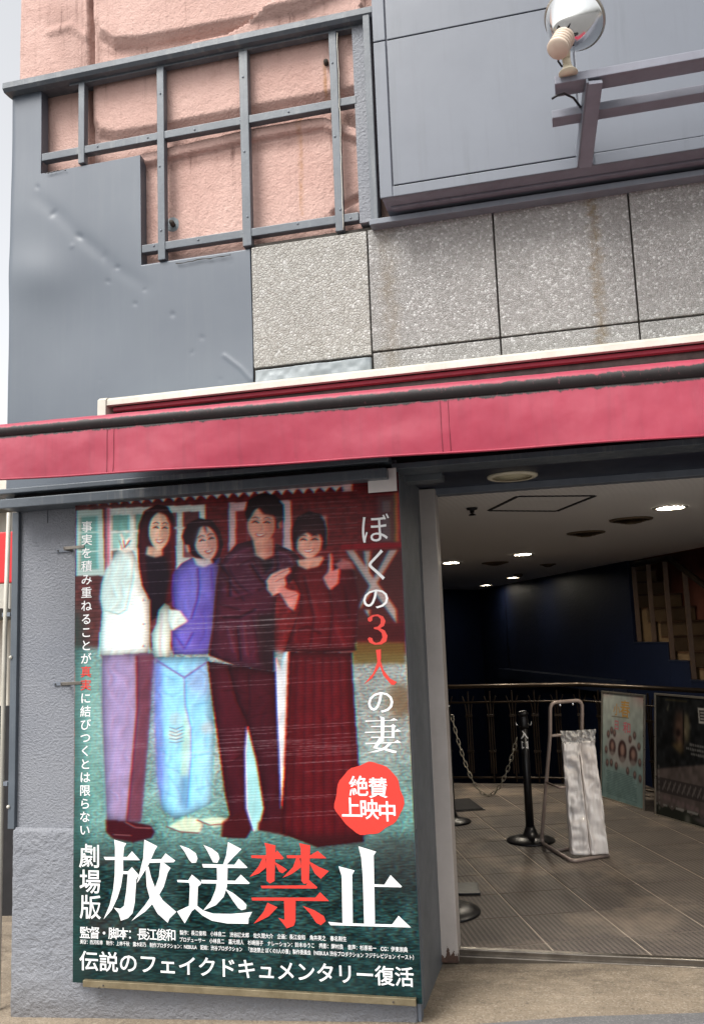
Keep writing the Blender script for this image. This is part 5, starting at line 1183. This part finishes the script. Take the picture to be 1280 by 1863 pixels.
def railing():
    A = RA - back_dir*1.3; B = RB; C = Wp(dW.dot(RC)-1.6, nW.dot(RC)-.0); 
    rl = thing('lobby_railing', 'dark bronze railing with forked uprights round the stairwell', 'railing', (B.x, B.y, ZFL))
    A3, B3, C3 = Vector((A.x, A.y, ZRL)), Vector((B.x, B.y, ZRL)), Vector((RC.x+(RC.x-RB.x)*.6, RC.y+(RC.y-RB.y)*.6, ZRL))
    pts = round_path([A3, B3, C3], .08)
    tube('hand_rail', rl, [tuple(p) for p in pts], .021, 'black_rail', 12)
    for z in (.12, .84): tube('lower_rail', rl, [tuple(Vector((p.x, p.y, z))) for p in pts], .010, 'black_rail', 8)
    bm = bmesh.new(); h0, h1 = .02, .89                                  # forked upright: three bars, outer two curling away at the top
    tube_bm(bm, [(0, 0, h0), (0, 0, h1)], .009, 6)
    for s in (-1, 1): tube_bm(bm, [(s*.022, 0, .10), (s*.022, 0, .64), (s*.024, 0, .70), (s*.034, 0, .77), (s*.05, 0, .82), (s*.058, 0, .84)], .007, 6)
    bm_box(bm, -.034, .034, -.012, .012, .64, .662); bm_box(bm, -.034, .034, -.012, .012, .30, .32)
    bmesh.ops.recalc_face_normals(bm, faces=bm.faces); me = mesh_bm(bm, MAT['black_rail'], False, 'upright')
    for P, Q in ((B3, A3), (B3, C3)):
        d = Q-P; n = int(d.length/.215)
        for k in range(1 if P is B3 and Q is C3 else 0, n):
            p = P + d.normalized()*(k*.215+.02); o = link('upright', me, rl, (p.x-B.x, p.y-B.y, 0)); o.rotation_euler.z = math.atan2(d.y, d.x)
railing()

# ---------------------------------------------------------------- ceiling fittings
def fittings():
    for px, py, r in ((1218, 924, .083), (820, 1024, .085), (950, 1009, .085), (933, 1051, .085), (883, 1065, .09)):
        p = PZ(px, py, ZCE-.004); t = thing('downlight', 'round lit downlight set in the ribbed lobby ceiling', 'light', (float(p[0]), float(p[1]), ZCE), 'lit downlights in the lobby ceiling')
        lathe('trim_ring', t, [(r, -.001), (r+.022, -.001), (r+.022, -.006), (r, -.008)], (p[0], p[1], ZCE), 'white_case', 28, None, False)
        lathe('lens', t, [(.002, -.002), (r*.6, -.0025), (r, -.002), (r, -.001)], (p[0], p[1], ZCE), 'lit' if p[1] < 9.5 else 'lit_dim', 28)
    for px, py, r, lab in ((1147, 947, .12, 'round beige ceiling vent nearest the lit downlight by the entrance'), (1065, 971, .12, 'round beige ceiling vent between hatch and far downlights'), (900, 1025, .12, 'round dark ceiling vent between two lit downlights'), (996, 1028, .07, 'small dark ceiling vent near the navy wall')):
        p = PZ(px, py, ZCE-.01); t = thing('ceiling_vent', lab, 'vent', (float(p[0]), float(p[1]), ZCE))
        lathe('flange', t, [(r, -.001), (r+.025, -.001), (r+.02, -.010), (r, -.012)], (p[0], p[1], ZCE), 'vent', 28, None, False)
        for k, (a, dz) in enumerate(((.85, .018), (.6, .026), (.35, .032))): lathe('cone', t, [(r*a, -dz), (r*(a-.18), -.006), (r*(a-.17), -.004), (r*a+.004, -dz+.002)], (p[0], p[1], ZCE), 'vent', 24, None, False)
        lathe('throat', t, [(.002, -.001), (r, -.001), (r, -.0005)], (p[0], p[1], ZCE), 'void', 20)
    p = PZ(858, 930, ZCE-.02); t = thing('sprinkler_head', 'small dark sprinkler head under the ceiling beside the hatch', 'sprinkler', (float(p[0]), float(p[1]), ZCE))
    lathe('cup', t, [(.034, -.001), (.030, -.012), (.014, -.016), (.012, -.03)], (p[0], p[1], ZCE), 'black', 16); lathe('deflector', t, [(.004, -.031), (.022, -.042), (.022, -.045), (.004, -.046)], (p[0], p[1], ZCE), 'black', 16)
    p = PZ(942, 1047, ZCE-.02); t = thing('smoke_detector', 'small dark detector on the ceiling touching a far downlight', 'detector', (float(p[0]), float(p[1]), ZCE)); lathe('body', t, [(.06, -.001), (.055, -.03), (.03, -.045), (.002, -.047)], (p[0], p[1], ZCE), 'vent', 18)
    # round lamp in the navy soffit
    zs = 2.268; p = PZ(931, 867, zs-.006); r = .105; t = thing('soffit_lamp', 'unlit round ivory lamp in the dark soffit over the entrance', 'lamp', (float(p[0]), float(p[1]), zs))
    lathe('trim_ring', t, [(r-.012, -.001), (r+.014, -.001), (r+.014, -.008), (r+.004, -.014), (r-.012, -.012)], (p[0], p[1], zs), 'cream_plastic', 40, None, False)
    lathe('diffuser', t, [(r-.011, -.001), (r-.012, -.007), (r-.04, -.006), (r-.045, -.010), (.03, -.014), (.002, -.015)], (p[0], p[1], zs), 'lamp_glass', 40)
fittings()

# ---------------------------------------------------------------- stanchions and chain
def stanchion(name, loc, lab, text=False, pole=True, r=.17):
    t = thing(name, lab, 'stanchion', loc, 'chain stanchions')
    lathe('base', t, [(r*.98, 0), (r, .006), (r*.97, .014), (r*.6, .030), (r*.32, .042), (r*.24, .075), (.032, .10)], loc, 'black', 40)
    lathe('pole', t, [(.030, .08), (.028, .40), (.028, .83)], loc, 'black', 24)
    lathe('cap', t, [(.033, .78), (.034, .80), (.034, .845), (.030, .853), (.030, .868), (.038, .872), (.038, .888), (.022, .90), (.002, .902)], loc, 'black', 24)
    for s in (-1, 1): tube('hook', t, [tuple(Vector(loc)+Vector((s*.030, 0, .80))), tuple(Vector(loc)+Vector((s*.052, 0, .80))), tuple(Vector(loc)+Vector((s*.056, 0, .825)))], .004, 'chrome', 6)
    if text:
        items = []
        for ch, z in (('入', .735), ('口', .665)):
            V, F = glyph_mesh(ch, .03); items.append((np.stack([(V[:, 0]-.5)*.062, z+(V[:, 1]-.38)*.062], 1), F))
        view = math.atan2(loc[0]-.03, loc[1])
        lettering('entrance_lettering', t, items, 'white', 0, lambda a, b: (loc[0]+.0312*math.sin(a/.0312-view)*1.0, loc[1]-.0312*math.cos(a/.0312-view), loc[2]+b))
    return t
sA = PZ(965, 1530, ZFL); sB = PZ(822, 1496, ZFL); sC = PZ(806, 1660, ZFL)
stanchion('chain_stanchion', tuple(map(float, sA)), 'black chain post lettered in white standing beside the bag rack', True)
stanchion('chain_stanchion', tuple(map(float, sB)), 'black chain post at the far chain end, half behind the jamb', False, r=.15)
stanchion('chain_stanchion', tuple(map(float, sC)), 'black post base peeking out behind the foot of the jamb', False, r=.20)
def chain():
    a = Vector(sB)+Vector((.045, -.01, .80)); b = Vector(sA)+Vector((-.05, 0, .72)); n = 34
    a.z = ZFL+.80; ch = thing('plastic_chain', 'pale link chain sagging between the two black posts', 'chain', tuple(a))
    bm = bmesh.new(); pts = []
    for k in range(12):
        an = 2*math.pi*k/12; pts.append((.019*math.cos(an) + (.010 if math.cos(an) > 0 else -.010), .0115*math.sin(an), 0))
    tube_bm(bm, pts, .0034, 6, True); bmesh.ops.recalc_face_normals(bm, faces=bm.faces); me = mesh_bm(bm, MAT['chain'], True, 'link')
    sag = .50
    C = [a.lerp(b, t)-Vector((0, 0, sag*4*t*(1-t)*(1+.25*(.5-t)))) for t in np.linspace(0, 1, 300)]
    L = [0]
    for p, q in zip(C, C[1:]): L.append(L[-1]+(q-p).length)
    step = .046; m = int(L[-1]/step)
    for k in range(m+1):
        s = k*step; i = min(int(np.searchsorted(L, s)), len(C)-2); p = C[i]; d = (C[i+1]-C[max(i-1, 0)]).normalized()
        o = link('link', me, ch, p-a); q = d.to_track_quat('X', 'Z'); 
        o.rotation_mode = 'QUATERNION'; from mathutils import Quaternion; o.rotation_quaternion = q @ Quaternion((1, 0, 0), math.radians(45+90*(k % 2)))
chain()
p = PZ(826, 1622, ZFL)
t = thing('sign_stand_base', 'flat black square stand foot half hidden behind the jamb', 'stand', (float(p[0]), float(p[1]), ZFL))
bx = obox('foot_plate', t, (p[0], p[1]+.02, ZFL+.008), (1, .18, 0), (.14, .11, .007), 'black', .003); tube('upright', t, [(p[0]-.09, p[1]+.02, ZFL+.014), (p[0]-.09, p[1]+.02, ZFL+1.0)], .012, 'black', 10)
p = PZ(832, 1466, ZFL); t = thing('rubber_mat', 'dark rubber mat on the floor below the sagging chain', 'mat', (float(p[0]), float(p[1]), ZFL)); obox('pad', t, (p[0], p[1], ZFL+.007), (1, .37, 0), (.16, .24, .006), 'void', .003); obox('border', t, (p[0], p[1], ZFL+.004), (1, .37, 0), (.175, .255, .003), 'black', .002)

# ---------------------------------------------------------------- umbrella-bag rack
def rack():
    A, B = Vector(PZ(1040, 1567, ZFL+.012)), Vector(PZ(1106, 1556, ZFL+.012)); C = Vector(PZ(984, 1533, ZFL+.012)); fr = (A-C); wid = (B-A)
    D = B - fr
    lean = fr*.62
    rk = thing('bag_rack', 'pale tubular floor rack with rounded handle holding umbrella bags', 'rack', tuple(C-Vector((0, 0, .012))))
    sh = .82; top = 1.045
    tl, tr = C+lean*.95, D+lean*.95; tl.z = tr.z = top
    inn = wid*.0
    shl, shr = C+lean*.82, D+lean*.82; shl.z = shr.z = sh
    # the legs splay: handle narrower than the foot
    mid = (tl+tr)/2; q = .92
    tl, tr = mid+(tl-mid)*q, mid+(tr-mid)*q; m2 = (shl+shr)/2; shl, shr = m2+(shl-m2)*q, m2+(shr-m2)*q
    tube('frame_loop', rk, [tuple(p) for p in round_path([B+fr*.0, A, C, shl, tl, tr, shr, D, B, B-wid*.02], .055, 7)], .0125, 'tube', 12)
    tube('cross_bar', rk, [tuple(shl), tuple(shr)], .010, 'tube', 10)
    zb = .50; f = (zb-.0)/sh
    l1, r1 = C+(shl-C)*f, D+(shr-D)*f; fl_, fr_ = l1+fr*.42, r1+fr*.42
    for p in (l1, r1, fl_, fr_): p.z = zb
    tube('bag_guard', rk, [tuple(p) for p in round_path([l1, fl_, fr_, r1], .03, 5)], .008, 'tube', 8)
    tube('foot_bar', rk, [tuple(C+fr*.45), tuple(D+fr*.45)], .010, 'tube', 8)
    for s in (.3, .7):
        p = tl.lerp(tr, s); lathe('hook_stud', rk, [(.008, -.03), (.010, -.022), (.005, -.012), (.005, 0)], (p.x, p.y, p.z), 'chrome', 10)
    # bag bundles
    def bundle(lab, px_top, px_bot, seed):
        yb = [PZ(px, py, ZFL+.03) for px, py in px_bot]
        b0, b1 = Vector(yb[0]), Vector(yb[1]); Yd = (b0.y+b1.y)/2
        t0, t1 = [Vector(PY(px, py, Yd+.06)) for px, py in px_top]
        t = thing('umbrella_bags', lab, 'bags', (b0.x, b0.y, ZFL+.02), 'umbrella bag bundles on the rack')
        bm = bmesh.new(); nz, na = 60, 28; rings = []; out = Vector((.25, -1, 0)).normalized()
        for i in range(nz+1):
            v = i/nz; c = ((b0+b1)/2).lerp((t0+t1)/2, v); h = ((b1-b0)/2).lerp((t1-t0)/2, v); th = .045*(1-.55*v)
            ring = []
            for k in range(na):
                a = 2*math.pi*k/na; e = .38; ca, sa = math.cos(a), math.sin(a)
                x = math.copysign(abs(ca)**e, ca); y = math.copysign(abs(sa)**.5, sa)
                nn = mnoise.noise(Vector((k*.35 if k < na/2 else (na-k)*.35, v*7, seed))) + .6*mnoise.noise(Vector((math.cos(a)*3, v*16, seed+5)))
                pos = c + h*x*(1+.02*mnoise.noise(Vector((0, v*9, seed)))) + out*(y*th + .020*nn*(1 if y > 0 else .3)); ring.append(bm.verts.new(pos-Vector(t.location)))
            rings.append(ring)
        for P, Q in zip(rings, rings[1:]):
            for k in range(na): bm.faces.new((P[k], P[(k+1) % na], Q[(k+1) % na], Q[k]))
        bm.faces.new(rings[0][::-1]); bm.faces.new(rings[-1]); bmesh.ops.recalc_face_normals(bm, faces=bm.faces)
        link('folded_bags', mesh_bm(bm, MAT['poly'], True, 'folded_bags'), t)
        # crumpled clear tops
        bm = bmesh.new(); n = 14; rows = []; ct = (t0+t1)/2; hh = (t1-t0)/2
        for i in range(n+1):
            row = []
            for k in range(n*2+1):
                u = k/n-1; v = i/n; w = .02*mnoise.noise(Vector((u*3, v*3, seed)))+.012*mnoise.noise(Vector((u*9, v*7, seed+2)))
                row.append(bm.verts.new(ct+hh*u*(1.05+.12*v)+Vector((0, 0, v*.085-.01))+out*(.018+w)-Vector(t.location)))
            rows.append(row)
        for P, Q in zip(rows, rows[1:]):
            for k in range(n*2): bm.faces.new((P[k], P[k+1], Q[k+1], Q[k]))
        link('clear_tops', mesh_bm(bm, MAT['film'], True, 'clear_tops'), t)
    bundle('clear folded umbrella bags hanging on the handle-leg side of the rack', ((1021, 1350), (1050, 1350)), ((1036, 1552), (1071, 1553)), 1.0)
    bundle('clear folded umbrella bags hanging on the poster side of the rack', ((1051, 1349), (1080, 1347)), ((1072, 1553), (1105, 1550)), 9.0)
rack()

# ---------------------------------------------------------------- framed posters against the railing
def framed(name, lab, bl, br, tl_px, lean, paintfn, texts):
    P, Q = Vector(PZ(*bl, ZFL+.002)), Vector(PZ(*br, ZFL+.002)); u = (Q-P); wd = u.length; u.normalize(); back = Vector((-u.y, u.x, 0))
    if back.dot(Vector((0, 1, 0))) < 0: back = -back
    # height from where the top edge shows
    best = min(np.linspace(.6, 1.4, 161), key=lambda h: abs(proj(*(P+back*lean+Vector((0, 0, h))))[1]-tl_px[1])); up = (back*lean+Vector((0, 0, float(best)))); ht = up.length; up.normalize(); nrm = u.cross(up)
    if nrm.dot(Vector((0, 0, EYE))-P) < 0: nrm = -nrm
    t = thing(name, lab, 'poster', tuple(P)); fwd = nrm
    def pt(a, b, d=0): return P+u*(a*wd)+up*(b*ht)+fwd*d
    c = pt(.5, .5, -.006); obox('backing', t, c, u, (wd/2, .005, ht/2), 'void', .001, up)
    f = .012
    for (a, b, c_, d_) in ((0, 0, 1, 0), (0, 1, 1, 1), (0, 0, 0, 1), (1, 0, 1, 1)):
        A, B = pt(a, b, .003), pt(c_, d_, .003); ax = B-A; obox('frame_side', t, (A+B)/2, ax, (ax.length/2+(.008 if a != c_ else -.008), .007, .008), 'frame_metal', .002, up if a != c_ else u)
    n = 150; m = 220; xs = np.linspace(.008, .992, n); zs = np.linspace(.006, .994, m)
    p = Painter(xs, zs, lambda X, Z: (X*100, (1-Z)*100)); paintfn(p)
    X, Z = np.meshgrid(xs, zs); V = (np.array(u)[None]*(X.reshape(-1, 1)*wd)+np.array(up)[None]*(Z.reshape(-1, 1)*ht)+np.array(fwd)[None]*.0015)
    i, j = np.meshgrid(np.arange(n-1), np.arange(m-1)); a = (j*n+i); F = np.stack([a, a+1, a+n+1, a+n], -1).reshape(-1, 4)
    me = bpy.data.meshes.new('printed_sheet'); me.from_pydata(V.tolist(), [], F.tolist()); me.update()
    at = me.attributes.new('print', 'FLOAT_COLOR', 'POINT'); at.data.foreach_set('color', np.concatenate([(p.linear().reshape(-1, 3)*.46+.30*.45*p.linear().mean(-1).reshape(-1, 1)), np.ones((len(V), 1))], 1).ravel().astype(np.float32)); me.materials.append(MAT['print'])
    link('printed_sheet', me, t)
    for items, mat in texts:
        L = []
        for s, cx, cy, sx, sz in items:
            G_, F_ = glyph_mesh(s, .01); w0 = (G_[:, 0].max()+G_[:, 0].min())/2; L.append((np.stack([cx+(G_[:, 0]-w0)*sx, cy+(G_[:, 1]-.38)*sz], 1), F_))
        lettering('poster_lettering', t, L, mat, 0, lambda a, b: tuple(pt(a, b, .0022)))
MAT['gold'] = paint('gold_print', S(186, 140, 62), S(160, 118, 50), .5); MAT['pinkprint'] = paint('pink_print', S(196, 96, 110), S(180, 84, 98), .5); MAT['greyprint'] = paint('grey_print', S(190, 186, 182), S(170, 166, 162), .5)
def paint_p1(p):
    px, py = p.px, p.py; n = vnoise(px/20, py/20, 4, 51)
    t = sst(py, 0, 100)[..., None]; p.img[:] = np.array([196, 204, 196])*(1-t)+np.array([132, 170, 170])*t; p.img *= (.92+.16*n)[..., None]
    p.apply(sst(px, 55, 100)*(1-sst(py, 0, 16))*.7, (214, 150, 146)); p.apply((1-sst(px, 0, 40))*(1-sst(py, 0, 8))*.6, (214, 156, 150)); p.apply((1-sst(np.hypot((px-50)/42, (py-52)/18), .7, 1.1))*.5, (222, 190, 186))
    rr = np.random.RandomState(5)
    for (x, y, rx, ry) in ((26, 51, 8, 7.5), (50, 53, 10, 10), (75, 55, 9.5, 8.5)):
        p.ell(x, y, rx, ry, (70, 38, 42), 1.2, .9); p.ell(x+.4, y-1, rx*.5, ry*.55, (206, 160, 140), 1.6, .85); p.ell(x, y+ry*.75, rx*.7, ry*.3, (190, 178, 170), 1.5, .7)
    for (x, y) in ((16, 40), (24, 36), (31, 38), (68, 41), (78, 37), (88, 46), (90, 60), (91, 74), (79, 72), (63, 70), (36, 68), (24, 66), (14, 67), (11, 55)):
        p.ell(x, y, 3.6, 3.6, (92, 56, 58), 1, .85); p.ell(x, y-.8, 1.8, 1.9, (196, 150, 134), .9, .8)
    for k in range(15):
        y = 74+1.5*k; p.line([(10+rr.rand()*8, y), (86-rr.rand()*12, y+.3)], .55, (70, 110, 114), .3, .6)
    p.line([(24, 22.5), (64, 22)], .8, (120, 92, 60), .4, .7)
def paint_p2(p):
    px, py = p.px, p.py; n = vnoise(px/20, py/20, 4, 61)
    p.img[:] = np.array([34, 36, 38])*(.7+.6*n)[..., None]
    p.ell(47, 27, 10, 15, (120, 84, 66), 4, .8); p.ell(60, 25, 5, 12, (150, 138, 100), 2.5, .8); p.line([(54, 12), (54, 38)], 2.5, (26, 22, 22), 1, .8); p.ell(44, 30, 4, 3, (40, 26, 26), 1.5, .9); p.poly([(30, 40), (52, 36), (54, 44), (48, 47)], (130, 104, 60), 2, .7); p.poly([(22, 12), (27, 6), (25, 14)], (150, 140, 110), 1, .6); p.line([(20, 4), (60, 4)], 1.6, (96, 82, 42), .6, .5)
    lo = sst(py+.12*(50-px)*-1, 55, 58); p.apply(lo, (104, 90, 86)); p.img *= (.85+.3*n)[..., None]
    p.apply(sst(py, 68, 69)*(1-sst(py, 80, 81)), (58, 52, 52), .8); rr = np.random.RandomState(8)
    for k in range(9):
        x = 14+k*9.2; p.line([(x, 77.5), (x+6, 71)], 2.2, (134, 122, 118), .8, .75); p.line([(x+2, 72), (x+5, 77)], 1.2, (120, 110, 106), .6, .6)
    p.apply(sst(py+1.5*np.sin(px*.35)+1.5*n, 91, 92.5), (44, 48, 40)); p.ell(60, 97, 5, 4, (150, 146, 136), 2, .6); p.poly([(68, 94), (100, 92), (100, 98), (80, 97)], (120, 104, 112), 1.5, .7); p.apply(sst(py, 89, 90)*(1-sst(py, 91, 92))*sst(n, .4, .6), (150, 146, 140))
    for k, (x0, x1) in enumerate(((66, 94), (60, 95), (68, 95))):
        for q in np.arange(x0, x1, 3.1): p.ell(q, 36.5+3.6*k+.02*q, 1.1, 1.0+.3*rr.rand(), (170, 166, 162), .45, .7)
    for q in range(9): p.ell(6+.2*q, 60+4.2*q, 1.6, 1.6, (150, 142, 138), .6, .6)
    for q in range(10): p.ell(18+8.5*q, 84+.5*q, 3, 2.0, (140, 108, 112), .9, .55)
    # plain pale stamp
    p.poly([(80, 8), (95, 8), (95, 20), (82, 20)], (196, 190, 182), .4, .95); p.poly([(82.5, 10), (93.5, 10), (93.5, 18.5), (84, 18.5)], (52, 48, 48), .4, .9)
    for k in range(3): p.line([(85, 11.8+2.4*k), (92, 11.8+2.4*k)], 1.0, (196, 190, 182), .3, .9)
framed('leaning_poster', 'framed pale green poster with oval portraits leaning on the dark railing', (1093, 1449), (1171, 1474), (1079, 1258), .09, paint_p1,
       [([('小', .36, .845, .17, .12), ('春', .56, .86, .24, .17)], 'gold'), ([('日', .36, .70, .13, .10), ('和', .60, .69, .19, .11)], 'pinkprint')])
framed('leaning_poster', 'framed dark film poster with a shadowy face leaning on the dark railing', (1192, 1482), (1292, 1511), (1177, 1263), .09, paint_p2,
       [])
